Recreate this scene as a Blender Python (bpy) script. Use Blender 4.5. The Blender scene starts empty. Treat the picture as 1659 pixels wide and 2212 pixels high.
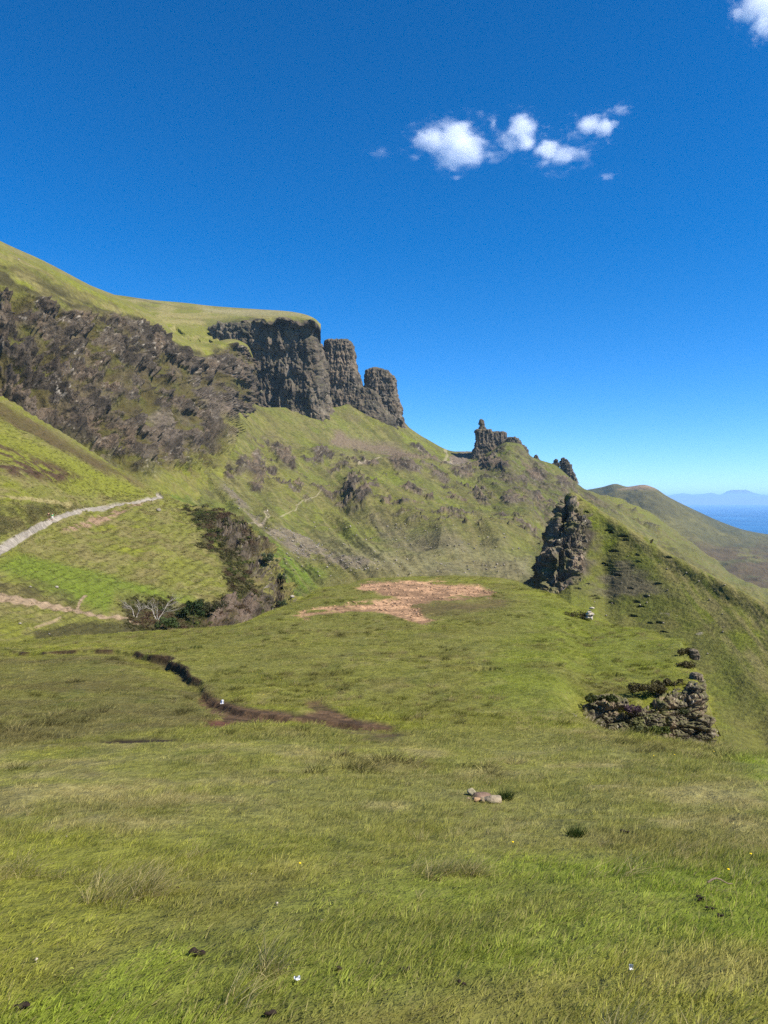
import bpy, bmesh, math, random
import numpy as np
from mathutils import Vector

# ------------------------------------------------------------------ camera, sky, sun, exposure
scene = bpy.context.scene
cam_data = bpy.data.cameras.new("camera")
cam = bpy.data.objects.new("camera", cam_data)
scene.collection.objects.link(cam)
scene.camera = cam
cam.location = (0, 0, 0)
cam.rotation_euler = (math.radians(90), 0, 0)
cam_data.sensor_fit = 'VERTICAL'
cam_data.sensor_height = 24.0
cam_data.lens = 18.0
cam_data.shift_y = -0.0108
cam_data.clip_start = 0.05
cam_data.clip_end = 200000.0

SUN_AZ = math.radians(112)      # clockwise from the view direction (+Y) towards the right (+X)
SUN_EL = math.radians(48)
SKY_STRENGTH = 0.108
world = bpy.data.worlds.new("World")
scene.world = world
world.use_nodes = True
wn, wl = world.node_tree.nodes, world.node_tree.links
wn.clear()
w_out = wn.new('ShaderNodeOutputWorld')
w_bg = wn.new('ShaderNodeBackground')
w_sky = wn.new('ShaderNodeTexSky')
w_sky.sky_type = 'NISHITA'
w_sky.sun_disc = False
w_sky.sun_elevation = SUN_EL
w_sky.sun_rotation = SUN_AZ
w_sky.altitude = 300
w_sky.air_density = 0.6
w_sky.dust_density = 0.0
w_sky.ozone_density = 6.0
w_bg.inputs['Strength'].default_value = SKY_STRENGTH
w_hsv = wn.new('ShaderNodeHueSaturation')
w_hsv.inputs['Saturation'].default_value = 1.30
wl.new(w_sky.outputs['Color'], w_hsv.inputs['Color'])
wl.new(w_hsv.outputs['Color'], w_bg.inputs['Color'])
wl.new(w_bg.outputs['Background'], w_out.inputs['Surface'])

sun_data = bpy.data.lights.new("sun", 'SUN')
sun_data.energy = 5.0
sun_data.angle = math.radians(0.53)
sun_data.color = (1.0, 0.95, 0.86)
sun = bpy.data.objects.new("sun", sun_data)
scene.collection.objects.link(sun)
sd = Vector((math.sin(SUN_AZ)*math.cos(SUN_EL), math.cos(SUN_AZ)*math.cos(SUN_EL), math.sin(SUN_EL)))
sun.rotation_euler = sd.to_track_quat('Z', 'Y').to_euler()

scene.view_settings.view_transform = 'Standard'
scene.view_settings.look = 'None'
scene.view_settings.exposure = 0.95
scene.view_settings.gamma = 1.0
scene.view_settings.use_curve_mapping = False
scene.cycles.volume_bounces = 5
scene.cycles.max_bounces = 8
scene.cycles.diffuse_bounces = 2
scene.cycles.use_denoising = False
scene.cycles.denoiser = 'OPENIMAGEDENOISE'
scene.cycles.denoising_input_passes = 'RGB_ALBEDO_NORMAL'
scene.cycles.denoising_prefilter = 'ACCURATE'

# ------------------------------------------------------------------ helpers
F, U0, V0 = 1659.0, 829.5, 1082.0       # measuring frame of the photograph
rng = np.random.default_rng(7)
A = np.array
def P(U, V, D):
    U, V, D = np.broadcast_arrays(np.asarray(U, float), np.asarray(V, float), np.asarray(D, float))
    return np.stack([(U-U0)/F*D, D, -(V-V0)/F*D], -1)
def proj(p):
    d = np.maximum(p[..., 1], .01)
    return p[..., 0]/d*F+U0, V0-p[..., 2]/d*F
def sm(a, b, x):
    t = np.clip((x-a)/(b-a), 0, 1); return t*t*(3-2*t)
def lerp(a, b, t):
    return a+(b-a)*t
def mix(c, d, m):
    return c+(np.asarray(d, float)-c)*np.clip(m, 0, 1)[..., None]

def _h(ix, iy, iz, s):
    h = (ix.astype(np.uint32)*np.uint32(374761393)) ^ (iy.astype(np.uint32)*np.uint32(668265263)) ^ (iz.astype(np.uint32)*np.uint32(2147483647)) ^ np.uint32(s*144665+17)
    h = (h ^ (h >> np.uint32(13)))*np.uint32(1274126177)
    h = (h ^ (h >> np.uint32(15)))*np.uint32(2246822519)
    return (h ^ (h >> np.uint32(16))).astype(np.float64)/4294967295.0
def vnoise(p, s=0):
    with np.errstate(over='ignore'):
        f = np.floor(p); i = f.astype(np.int64); w = p-f
        w = w*w*w*(w*(w*6-15)+10)
        r = 0
        for dx in (0, 1):
            wx = w[..., 0] if dx else 1-w[..., 0]
            for dy in (0, 1):
                wy = w[..., 1] if dy else 1-w[..., 1]
                for dz in (0, 1):
                    wz = w[..., 2] if dz else 1-w[..., 2]
                    r = r+wx*wy*wz*_h(i[..., 0]+dx, i[..., 1]+dy, i[..., 2]+dz, s)
    return r
def fbm(p, o=4, s=0, g=.5):
    a, t, n, q = 1., 0., 0., np.asarray(p, float)
    for k in range(o):
        n = n+a*(vnoise(q, s+k)*2-1); t += a; a *= g; q = q*2.03+11.7
    return n/t
def ridge(p, o=4, s=0, g=.5):
    a, t, n, q = 1., 0., 0., np.asarray(p, float)
    for k in range(o):
        n = n+a*(1-np.abs(vnoise(q, s+k)*2-1)); t += a; a *= g; q = q*2.03+5.3
    return n/t
def voro(p, s=0):
    with np.errstate(over='ignore'):
        i = np.floor(p).astype(np.int64)
        f1 = np.full(p.shape[:-1], 9.); f2 = f1.copy(); cid = f1.copy()
        for dx in (-1, 0, 1):
            for dy in (-1, 0, 1):
                for dz in (-1, 0, 1):
                    a, b, c = i[..., 0]+dx, i[..., 1]+dy, i[..., 2]+dz
                    qx = a+_h(a, b, c, s)-p[..., 0]; qy = b+_h(a, b, c, s+1)-p[..., 1]; qz = c+_h(a, b, c, s+2)-p[..., 2]
                    d = np.sqrt(qx*qx+qy*qy+qz*qz)
                    m = d < f1
                    f2 = np.where(m, f1, np.minimum(f2, d)); cid = np.where(m, _h(a, b, c, s+3), cid); f1 = np.where(m, d, f1)
    return f1, f2-f1, cid
def U3(x, y, z=0.):
    return np.stack(np.broadcast_arrays(x, y, np.asarray(z, float)), -1).astype(float)

def pchip(x, Y, q):
    """monotone cubic of Y (n, ...) over knots x, at q"""
    x = np.asarray(x, float); Y = np.asarray(Y, float); q = np.clip(np.asarray(q, float), x[0], x[-1])
    h = np.diff(x); sh = (-1,)+(1,)*(Y.ndim-1)
    d = np.diff(Y, axis=0)/h.reshape(sh)
    m = np.zeros_like(Y)
    if len(x) > 2:
        w1 = (2*h[1:]+h[:-1]).reshape(sh); w2 = (h[1:]+2*h[:-1]).reshape(sh)
        with np.errstate(divide='ignore', invalid='ignore'):
            hm = (w1+w2)/(w1/d[:-1]+w2/d[1:])
        m[1:-1] = np.where(d[:-1]*d[1:] > 0, hm, 0)
    m[0], m[-1] = d[0], d[-1]
    k = np.clip(np.searchsorted(x, q, 'right')-1, 0, len(x)-2)
    t = ((q-x[k])/h[k]).reshape(sh); H = h[k].reshape(sh)
    return (2*t**3-3*t*t+1)*Y[k]+(t**3-2*t*t+t)*H*m[k]+(-2*t**3+3*t*t)*Y[k+1]+(t**3-t*t)*H*m[k+1]

def polymask(U, V, poly, fe=6.):
    """soft inside mask of a closed outline measured in the photograph's frame"""
    poly = np.asarray(poly, float); n = len(poly)
    ins = np.zeros(U.shape, bool); dist = np.full(U.shape, 1e9)
    for i in range(n):
        (x1, y1), (x2, y2) = poly[i], poly[(i+1) % n]
        with np.errstate(divide='ignore', invalid='ignore'):
            c = ((y1 > V) != (y2 > V)) & (U < (x2-x1)*(V-y1)/(y2-y1+1e-12)+x1)
        ins ^= c
        dx, dy = x2-x1, y2-y1
        t = np.clip(((U-x1)*dx+(V-y1)*dy)/(dx*dx+dy*dy+1e-9), 0, 1)
        dist = np.minimum(dist, np.hypot(U-x1-t*dx, V-y1-t*dy))
    return sm(-fe, fe, np.where(ins, dist, -dist))
def linemask(U, V, line, w, fe=None):
    d, _ = linedist(U, V, line); return 1-sm(w, w+(fe or w*.6), d)
def linedist(U, V, line):
    line = np.asarray(line, float); dist = np.full(U.shape, 1e9); sgn = np.zeros(U.shape); par = np.zeros(U.shape); L = 0.
    for i in range(len(line)-1):
        (x1, y1), (x2, y2) = line[i], line[i+1]
        dx, dy = x2-x1, y2-y1; l = math.hypot(dx, dy)
        t = np.clip(((U-x1)*dx+(V-y1)*dy)/(l*l+1e-9), 0, 1)
        d = np.hypot(U-x1-t*dx, V-y1-t*dy); m = d < dist
        sgn = np.where(m, np.sign(dx*(V-y1)-dy*(U-x1)), sgn); par = np.where(m, i+t, par); dist = np.minimum(d, dist)
    return dist, (sgn, par)

def link(o, parent=None):
    scene.collection.objects.link(o)
    if parent is not None: o.parent = parent
    return o
def tag(o, label=None, cat=None, group=None, kind=None):
    if label: o['label'] = label
    if cat: o['category'] = cat
    if group: o['group'] = group
    if kind: o['kind'] = kind
    return o
def mesh_np(name, v, quads=None, tris=None, cols=None, smooth=True, mat=None, fattrs=None):
    me = bpy.data.meshes.new(name)
    v = np.ascontiguousarray(v, dtype=np.float32).reshape(-1, 3)
    loops, starts, n = [], [], 0
    if quads is not None and len(quads):
        q = np.asarray(quads, np.int32); loops.append(q.ravel()); starts.append(np.arange(len(q))*4); n += q.size
    if tris is not None and len(tris):
        t = np.asarray(tris, np.int32); loops.append(t.ravel()); starts.append(n+np.arange(len(t))*3)
    me.vertices.add(len(v)); me.vertices.foreach_set('co', v.ravel())
    if loops:
        loops = np.concatenate(loops).astype(np.int32); starts = np.concatenate(starts).astype(np.int32)
        me.loops.add(len(loops)); me.loops.foreach_set('vertex_index', loops)
        me.polygons.add(len(starts)); me.polygons.foreach_set('loop_start', starts)
    me.update(calc_edges=True)
    if smooth and len(me.polygons): me.polygons.foreach_set('use_smooth', np.ones(len(me.polygons), bool))
    if cols is not None:
        a = me.attributes.new('Col', 'FLOAT_COLOR', 'POINT')
        c = np.ones((len(v), 4), np.float32); c[:, :3] = np.clip(np.asarray(cols).reshape(-1, 3), 0.002, .95)
        a.data.foreach_set('color', c.ravel())
    if mat: me.materials.append(mat)
    me.validate()
    return me
def grid_quads(nu, nv, wrap=False):
    i = np.arange(nu if wrap else nu-1); j = np.arange(nv-1)
    I, J = np.meshgrid(i, j, indexing='ij'); I2 = (I+1) % nu
    return np.stack([I*nv+J, I2*nv+J, I2*nv+J+1, I*nv+J+1], -1).reshape(-1, 4)
def grid_normals(p, wrap=False):
    if wrap:
        du = np.roll(p, -1, 0)-np.roll(p, 1, 0)
    else:
        du = np.gradient(p, axis=0)
    dv = np.gradient(p, axis=1)
    n = np.cross(du, dv)
    return n/(np.linalg.norm(n, axis=-1, keepdims=True)+1e-12)
def smooth_u(p, wrap=False):
    return p

# ------------------------------------------------------------------ materials
def nodes(name):
    m = bpy.data.materials.new(name); m.use_nodes = True
    nt = m.node_tree; nt.nodes.clear()
    return m, nt.nodes, nt.links
def mat_surface(name, fine=1., bump=.4, dist=.1, rough=.95, var=.35, attr='Col', inst=False, transl=0., spec=.15, color=None, stretch=(1, 1, 1)):
    """base colour (attribute or plain) varied by two octaves of procedural noise, with noise bump"""
    m, n, l = nodes(name)
    out = n.new('ShaderNodeOutputMaterial'); b = n.new('ShaderNodeBsdfPrincipled')
    b.inputs['Roughness'].default_value = rough; b.inputs['Specular IOR Level'].default_value = spec
    if color is None:
        a = n.new('ShaderNodeAttribute'); a.attribute_name = attr; csock = a.outputs['Color']
        if inst: a.attribute_type = 'INSTANCER'
    else:
        a = n.new('ShaderNodeRGB'); a.outputs[0].default_value = (*color, 1); csock = a.outputs[0]
    g = n.new('ShaderNodeNewGeometry'); mp = n.new('ShaderNodeMapping'); mp.inputs['Scale'].default_value = stretch
    l.new(g.outputs['Position'], mp.inputs['Vector'])
    t = n.new('ShaderNodeTexNoise'); t.inputs['Scale'].default_value = fine; t.inputs['Detail'].default_value = 5; t.inputs['Roughness'].default_value = .65
    l.new(mp.outputs['Vector'], t.inputs['Vector'])
    mr = n.new('ShaderNodeMapRange'); mr.inputs['From Min'].default_value = .28; mr.inputs['From Max'].default_value = .72
    mr.inputs['To Min'].default_value = 1-var; mr.inputs['To Max'].default_value = 1+var
    l.new(t.outputs['Fac'], mr.inputs['Value'])
    vm = n.new('ShaderNodeVectorMath'); vm.operation = 'SCALE'
    l.new(csock, vm.inputs[0]); l.new(mr.outputs['Result'], vm.inputs['Scale'])
    l.new(vm.outputs['Vector'], b.inputs['Base Color'])
    if bump:
        bp = n.new('ShaderNodeBump'); bp.inputs['Strength'].default_value = bump; bp.inputs['Distance'].default_value = dist
        l.new(t.outputs['Fac'], bp.inputs['Height']); l.new(bp.outputs['Normal'], b.inputs['Normal'])
    if transl:
        tr = n.new('ShaderNodeBsdfTranslucent'); l.new(vm.outputs['Vector'], tr.inputs['Color'])
        mx = n.new('ShaderNodeMixShader'); mx.inputs['Fac'].default_value = transl
        l.new(b.outputs[0], mx.inputs[1]); l.new(tr.outputs[0], mx.inputs[2]); l.new(mx.outputs[0], out.inputs['Surface'])
    else:
        l.new(b.outputs[0], out.inputs['Surface'])
    return m

M_NEAR = mat_surface('turf_soil', fine=4.5, bump=1., dist=.12, var=.45)
M_HILL = mat_surface('hill_turf', fine=.9, bump=1., dist=.7, var=.40)
M_SLOPE = mat_surface('slope_turf', fine=.30, bump=1., dist=2.0, var=.42)
M_FAR = mat_surface('far_moor', fine=.035, bump=.8, dist=14., var=.36)
M_ROCK = mat_surface('basalt_rock', fine=.35, bump=.9, dist=1.4, var=.40, spec=.25, rough=.85)
M_ROCKN = mat_surface('outcrop_rock', fine=6., bump=.8, dist=.06, var=.40, spec=.25, rough=.85)

# ------------------------------------------------------------------ colours (linear albedo)
G_BRIGHT = A([.137, .143, .016]); G_MID = A([.124, .122, .025]); G_OLIVE = A([.130, .112, .034]); G_STRAW = A([.27, .225, .090])
G_DEEP = A([.058, .066, .012]); HEATH = A([.042, .036, .014]); HEATH_RED = A([.060, .036, .020]); PEAT = A([.024, .016, .009]); SOIL = A([.078, .047, .024])
R_DARK = A([.038, .030, .021]); R_MID = A([.094, .074, .052]); R_WARM = A([.130, .094, .062]); R_PALE = A([.29, .25, .195]); SCREE = A([.150, .118, .088])
GRAVEL = A([.255, .22, .175]); CLAY = A([.30, .18, .10])

def rock_color(p, s, seed=0, pale=.5, warm=.5):
    """basalt: dark and mid grey, warm weathering, pale lichen flecks; s = feature size in metres"""
    q = p/s
    n1 = fbm(q*A([1, 1, .55]), 4, seed); n2 = fbm(q*A([3.1, 3.1, 1.4]), 3, seed+9); n3 = vnoise(q*A([7., 7., 4.]), seed+21)
    c = mix(np.broadcast_to(R_DARK, p.shape).copy(), R_MID, sm(-.35, .45, n1+.5*n2))
    c = mix(c, R_WARM, sm(-.1, .5, fbm(q*.6+7, 3, seed+31))*warm)
    c = mix(c, R_PALE, sm(.72, .93, n3+.18*n2)*pale*sm(-.2, .35, fbm(q*.8+3, 3, seed+41)))
    return c
def turf_color(p, s, seed=0):
    n1 = fbm(p/s*A([1, 1, 1]), 4, seed); n2 = fbm(p/s*2.7+9, 3, seed+5)
    c = mix(np.broadcast_to(G_MID, p.shape).copy(), G_BRIGHT, sm(-.1, .5, n1))
    c = mix(c, G_OLIVE, sm(-.05, .45, n2))
    return c

SURF = {}
class Surf:
    pass
def rib_surface(cols, us, nv, key=None):
    """cols: [(U, [(V, D) ...])] profiles measured from the photograph, all with as many knots"""
    Uc = A([c[0] for c in cols], float); K = A([c[1] for c in cols], float)
    us = np.asarray(us, float)
    V = pchip(Uc, K[..., 0], us); D = np.exp(pchip(Uc, np.log(K[..., 1]), us))
    n = K.shape[1]; w = np.abs(np.diff(K[..., 0], axis=1)).mean(0)+4; w[-1] = min(w[-1], 70.)
    cum = np.concatenate([[0], np.cumsum(w)]); tq = np.interp(np.linspace(0, cum[-1], nv), cum, np.arange(n))
    Vd = pchip(np.arange(n), V.T, tq).T; Dd = np.exp(pchip(np.arange(n), np.log(D).T, tq).T)
    S = Surf(); S.U = np.broadcast_to(us[:, None], Vd.shape).copy(); S.V = Vd; S.p = P(S.U, Vd, Dd); S.t = np.broadcast_to(tq[None], Vd.shape)
    S.n = grid_normals(S.p); S.n *= np.where((S.n*-S.p).sum(-1, keepdims=True) < 0, -1, 1)
    if key: SURF[key] = S
    return S
def surf_obj(name, S, cols, mat, label, cat, kind='structure'):
    nu, nv = S.p.shape[:2]
    me = mesh_np(name, S.p, quads=grid_quads(nu, nv), cols=cols, mat=mat)
    o = link(bpy.data.objects.new(name, me)); tag(o, label, cat, kind=kind)
    S.pu, S.pv = proj(S.p)
    return o
def pick(S, U, V):
    """the surface point seen at (U, V)"""
    d = (S.pu-U)**2+(S.pv-V)**2; k = np.argmin(np.where(d < max(d.min(), 9.), S.p[..., 1]+d*.05, 1e9)); i, j = np.unravel_index(k, d.shape)
    return S.p[i, j].copy()
def span(a, b, n, *dense):
    return np.linspace(a, b, n)
# ------------------------------------------------------------------ near meadow: column profiles z(U, D)
NB = [(-8, None, -1.2), (-3, None, -1.45), (0, None, -1.58), (1.2, None, -1.64), (2.6, 2212, 0), (3.6, 2000, 0), (5.2, 1850, 0), (7.8, 1720, 0), (10.5, 1650, 0)]
NEAR_COLS = [
 (-2500, [(14, 1600), (18, 1545), (26, 1450), (36, 1410), (44, 1400), (52, 1440), (64, 1500), (95, 1560)]),
 (-300, [(14, 1600), (18, 1545), (26, 1450), (36, 1405), (44, 1390), (52, 1425), (64, 1480), (95, 1560)]),
 (0,    [(14, 1600), (18, 1540), (26, 1450), (36, 1400), (42, 1386), (50, 1425), (62, 1480), (95, 1560)]),
 (200,  [(14, 1600), (18, 1540), (26, 1450), (34, 1395), (42, 1368), (50, 1402), (62, 1470), (95, 1550)]),
 (400,  [(14, 1600), (18, 1545), (26, 1455), (33, 1402), (43, 1360), (51, 1395), (62, 1460), (95, 1540)]),
 (500,  [(14, 1600), (18, 1548), (26, 1452), (33, 1398), (46, 1348), (54, 1385), (64, 1440), (95, 1520)]),
 (600,  [(14, 1600), (18, 1550), (26, 1450), (34, 1385), (50, 1311), (57, 1350), (66, 1410), (95, 1500)]),
 (700,  [(14, 1600), (18, 1552), (26, 1448), (36, 1372), (56, 1268), (63, 1300), (72, 1370), (95, 1480)]),
 (800,  [(14, 1600), (18, 1552), (26, 1446), (38, 1357), (62, 1246), (70, 1275), (80, 1340), (95, 1430)]),
 (950,  [(14, 1600), (18, 1552), (26, 1446), (38, 1357), (62, 1245), (70, 1275), (80, 1340), (95, 1430)]),
 (1100, [(14, 1600), (18, 1552), (26, 1446), (38, 1357), (60, 1255), (68, 1285), (78, 1350), (95, 1440)]),
 (1190, [(14, 1600), (18, 1551), (26, 1450), (36, 1375), (55, 1281), (61, 1315), (70, 1395), (95, 1480)]),
 (1270, [(14, 1598), (17, 1568), (20, 1562), (23.3, 1556), (24.2, 1512), (30, 1440), (36, 1395), (49, 1322), (55, 1370), (66, 1450), (95, 1520)]),
 (1300, [(14, 1598), (15.5, 1583), (20, 1588), (23.4, 1592), (24, 1516), (28, 1455), (34, 1405), (46, 1345), (52, 1390), (62, 1460), (95, 1540)]),
 (1400, [(14, 1605), (15.5, 1592), (20, 1605), (23.4, 1605), (24, 1520), (24.8, 1494), (28, 1450), (34, 1400), (40, 1369), (46, 1405), (58, 1480), (95, 1580)]),
 (1470, [(14, 1608), (15.5, 1596), (20, 1612), (23.5, 1612), (24.4, 1505), (25.1, 1468), (27.5, 1446), (31, 1408), (35, 1384), (39, 1425), (48, 1520), (95, 1640)]),
 (1505, [(14, 1609), (15.5, 1598), (20, 1620), (23.5, 1625), (24.3, 1530), (24.9, 1466), (27.5, 1450), (31, 1475), (36, 1560), (50, 1650), (95, 1660)]),
 (1528, [(14, 1610), (15.5, 1600), (20, 1628), (23.5, 1632), (24.2, 1550), (24.9, 1508), (27, 1512), (30, 1580), (36, 1660), (50, 1700), (95, 1660)]),
 (1548, [(14, 1612), (15.5, 1602), (20, 1634), (23.4, 1642), (24.1, 1580), (24.8, 1562), (26.2, 1580), (30, 1680), (36, 1720), (60, 1690), (95, 1660)]),
 (1566, [(14, 1614), (15.5, 1605), (20, 1650), (22.5, 1690), (26, 1720), (34, 1740), (45, 1720), (60, 1695), (95, 1660)]),
 (1600, [(14, 1622), (15.5, 1613), (20, 1670), (25, 1720), (32, 1750), (45, 1740), (60, 1715), (95, 1670)]),
 (1659, [(13, 1640), (15, 1625), (20, 1700), (25, 1760), (35, 1790), (50, 1760), (95, 1680)]),
 (1800, [(12, 1690), (14, 1680), (20, 1780), (30, 1850), (50, 1800), (95, 1720)]),
 (2600, [(12, 1800), (14, 1850), (25, 1950), (50, 1900), (95, 1760)]),
 (4500, [(12, 1900), (14, 1950), (25, 2050), (50, 2000), (95, 1860)])]
NEAR_D = np.concatenate([np.linspace(-8, 1, 14)[:-1], np.exp(np.linspace(math.log(1), math.log(15), 190))[:-1], np.linspace(15, 46, 330)[:-1], np.exp(np.linspace(math.log(46), math.log(95), 110))])
_nu = A([c[0] for c in NEAR_COLS], float); _nz = []
for u, kn in NEAR_COLS:
    d, z = [], []
    for dd, v, zz in NB:
        if dd < kn[0][0]:
            d.append(dd); z.append(zz if v is None else -(v-V0)/F*dd)
    for dd, v in kn:
        d.append(dd); z.append(-(v-V0)/F*dd)
    _nz.append(pchip(d, A(z), NEAR_D))
_nz = A(_nz)
def near_base(us):
    return pchip(_nu, _nz, us)                       # (len(us), len(NEAR_D))
near_us = np.concatenate([np.linspace(-2500, -40, 60)[:-1], np.linspace(-40, 1700, 560)[:-1], np.linspace(1700, 4500, 60)])
NU, ND = np.meshgrid(near_us, NEAR_D, indexing='ij')
NZ = near_base(near_us)
NX = (NU-U0)/F*np.maximum(ND, 1.)
def UVD(lst):
    """(U, V) on the near meadow -> ground x, y"""
    out = []
    for u, v in lst:
        z = near_base(A([u]))[0]; m = NEAR_D > 2.
        vv = V0-z/np.maximum(NEAR_D, .1)*F
        k = np.argmin(np.where(m, np.abs(vv-v), 1e9)); d = NEAR_D[k]
        # first crossing from the camera outwards
        idx = np.where(m[1:] & (vv[1:] <= v) & (vv[:-1] > v))[0]
        if len(idx):
            i = idx[0]; t = (vv[i]-v)/(vv[i]-vv[i+1]+1e-9); d = lerp(NEAR_D[i], NEAR_D[i+1], t)
        out.append(((u-U0)/F*d, d))
    return out
near_p = np.stack([NX, ND, NZ], -1)
PV = V0-NZ/np.maximum(ND, .1)*F; PU = NU.copy()
# hummocks
hum = fbm(U3(NX/2.2, ND/2.2), 4, 3)*.10+fbm(U3(NX/.5, ND/.5), 3, 13)*.03+fbm(U3(NX/7., ND/7.), 2, 23)*.22
hum *= sm(.5, 8, ND)*.9+.1
# peat scarp running across the saddle
ditch = UVD([(-60, 1408), (20, 1402), (120, 1401), (200, 1399), (300, 1403), (350, 1418), (385, 1434), (430, 1470), (480, 1500), (540, 1528), (620, 1546), (720, 1552), (850, 1557), (1000, 1555), (1150, 1561)])
wig = fbm(U3(NX/1.6, ND/1.6), 4, 77)*.55
dd, (sg, par) = linedist(NX+wig*.5, ND+wig, ditch)
dep = np.interp(par, [0, 1, 2, 3, 4, 5, 6, 7, 8, 9, 10, 11, 12, 13, 14], [.12, .15, .18, .18, .2, .30, .34, .2, .15, .12, .10, .10, .08, .06, .04])
lowside = sg < 0
sc = np.where(lowside, dep*np.exp(-(dd/1.3)**2), dep*.06*np.exp(-(dd/.5)**2)*-1)
sc = sc*sm(0, .22, np.where(lowside, dd, .3))
near_dz = hum-np.where(lowside, sc, 0)+np.where(lowside, 0, dep*.12*np.exp(-(dd/.6)**2))
# small pits
PITS = [((1026, 1446), .95, .42), ((1318, 1464), .5, .30), ((717, 1447), .45, .16), ((300, 1612), .9, .05), ((1180, 1447), .3, .1)]
pitm = np.zeros_like(NX)
for (u, v), r, dpt in PITS:
    (x, y), = UVD([(u, v)])
    ry = r*.55
    q = ((NX-x)/r)**2+((ND-y)/ry)**2+wig*.6
    k = np.where(ND > y, 1-sm(.7, 1.0, q), 1-sm(.2, 1.1, q))
    near_dz -= dpt*k; pitm = np.maximum(pitm, 1-sm(.5, 1., q))
near_p[..., 2] += near_dz
# colours
nz1 = fbm(U3(NX/1.4, ND/1.4), 4, 31); nz2 = fbm(U3(NX/.35, ND/.35), 3, 41); nz3 = fbm(U3(NX/5., ND/5.), 3, 51)
def near_turf(X, Y, U, V):
    a = fbm(U3(X/2.6, Y/2.6), 4, 31); b = fbm(U3(X/.6, Y/.6), 3, 41); c3 = fbm(U3(X/5., Y/5.), 3, 51)
    w = fbm(U3(X/1.7, Y/1.7), 3, 61)*60
    c = mix(np.broadcast_to(G_MID, X.shape+(3,)).copy(), G_BRIGHT, sm(-.2, .4, a)*.8)
    # olive and straw band in the middle of the meadow, fresh green low down and on the hillock's right
    band = sm(1560, 1640, V+w)*(1-sm(1800, 1900, V+w+np.where(U > 1300, 40, 0)))
    c = mix(c, A([.122, .117, .035]), band*(.55+.5*sm(-.2, .3, b)))
    c = mix(c, G_STRAW*.8, band*sm(.05, .55, a+.6*b)*.40)
    saddle = polymask(U, V+w*.4, [(-400, 1410), (250, 1405), (480, 1500), (430, 1580), (200, 1600), (-400, 1640)], 25)
    c = mix(c, A([.088, .080, .027]), saddle*(.5+.4*sm(-.3, .3, c3)))
    c = mix(c, A([.075, .060, .024]), saddle*sm(.0, .4, fbm(U3(X/3.2+4, Y/1.2), 3, 71))*.6)
    fresh = np.maximum(polymask(U, V+w*.5, [(700, 1900), (1659, 1830), (2500, 1850), (2500, 2120), (1500, 2050), (1100, 2100), (600, 2212), (300, 2300), (-100, 2240), (300, 2060)], 40),
                       polymask(U, V+w*.3, [(1150, 1290), (1480, 1390), (1440, 1470), (1250, 1500), (1180, 1550), (1050, 1500), (1000, 1420)], 40)*.55)
    fresh = np.maximum(fresh, polymask(U, V+w*.3, [(1560, 1600), (2500, 1600), (2500, 1740), (1659, 1720)], 30))
    c = mix(c, A([.100, .136, .012]), fresh*.65)
    hill = polymask(U, V+w*.2, [(560, 1350), (800, 1250), (1100, 1260), (1180, 1330), (1000, 1500), (500, 1500), (300, 1400)], 30)
    c = mix(c, A([.118, .114, .030]), hill*.6)
    c = mix(c, G_STRAW*.75, sm(.25, .6, b+.4*a)*.35*(1-.6*fresh))
    c = mix(c, G_DEEP*1.2, sm(.2, .6, fbm(U3(X/.9+3, Y/.9), 3, 91))*.55)
    c = mix(c, A([.092, .078, .026]), sm(.1, .5, fbm(U3(X/2.1+8, Y/1.4), 4, 93))*.45)
    return c
ncol = near_turf(NX, ND, PU, PV)
def near_soil_masks(X, Y, U, V):
    w1 = fbm(U3(X/1.0, Y/1.0), 4, 101); w2 = fbm(U3(X/.3, Y/.3), 3, 111)
    Uq, Vq = U+w1*26+w2*12, V+w1*9+w2*5
    clay = polymask(Uq, Vq, [(770, 1256), (850, 1258), (960, 1256), (1050, 1266), (1065, 1280), (980, 1291), (905, 1300), (900, 1318), (945, 1340), (900, 1345), (850, 1322), (760, 1312), (700, 1320), (648, 1332), (655, 1318), (740, 1304), (850, 1296), (858, 1288), (830, 1282), (775, 1276)], 3.5)
    brown = polymask(Uq, Vq, [(430, 1480), (540, 1520), (620, 1534), (680, 1526), (710, 1516), (770, 1538), (860, 1552), (850, 1576), (740, 1582), (640, 1570), (560, 1572), (490, 1588), (430, 1584), (470, 1545), (440, 1510)], 6)
    brown = np.maximum(brown, polymask(Uq, Vq, [(650, 1500), (690, 1495), (720, 1520), (680, 1535)], 6)*.8)
    brown = np.maximum(brown, .8*polymask(Uq, Vq, [(720, 1592), (790, 1580), (900, 1590), (920, 1602), (840, 1610), (740, 1606)], 5)*sm(-.2, .3, w1))
    brown = np.maximum(brown, .7*polymask(Uq, Vq, [(280, 1608), (340, 1603), (440, 1608), (470, 1620), (420, 1628), (290, 1620)], 5)*sm(-.3, .2, w1))
    brown = np.maximum(brown, .75*polymask(Uq, Vq, [(1410, 1748), (1500, 1740), (1600, 1760), (1580, 1775), (1450, 1765)], 8)*sm(-.1, .3, w1)*.7)
    brown = np.maximum(brown, .6*polymask(Uq, Vq, [(820, 1306), (1090, 1288), (1100, 1312), (960, 1330), (850, 1330)], 10))
    red = polymask(Uq, Vq, [(450, 1560), (500, 1550), (525, 1562), (500, 1580), (455, 1585)], 7)
    return clay, brown, red, w1, w2
clay, brown, red, sw1, sw2 = near_soil_masks(NX, ND, PU, PV)
near_p[..., 2] -= .07*clay+.06*brown
ncol = mix(ncol, SOIL*lerp(.55, 1.2, sm(-.5, .5, sw2))[..., None], brown)
ncol = mix(ncol, A([.10, .04, .024]), red*.8)
ncol = mix(ncol, CLAY*lerp(.6, 1.25, sm(-.4, .5, sw1+.6*sw2))[..., None], clay)
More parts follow.
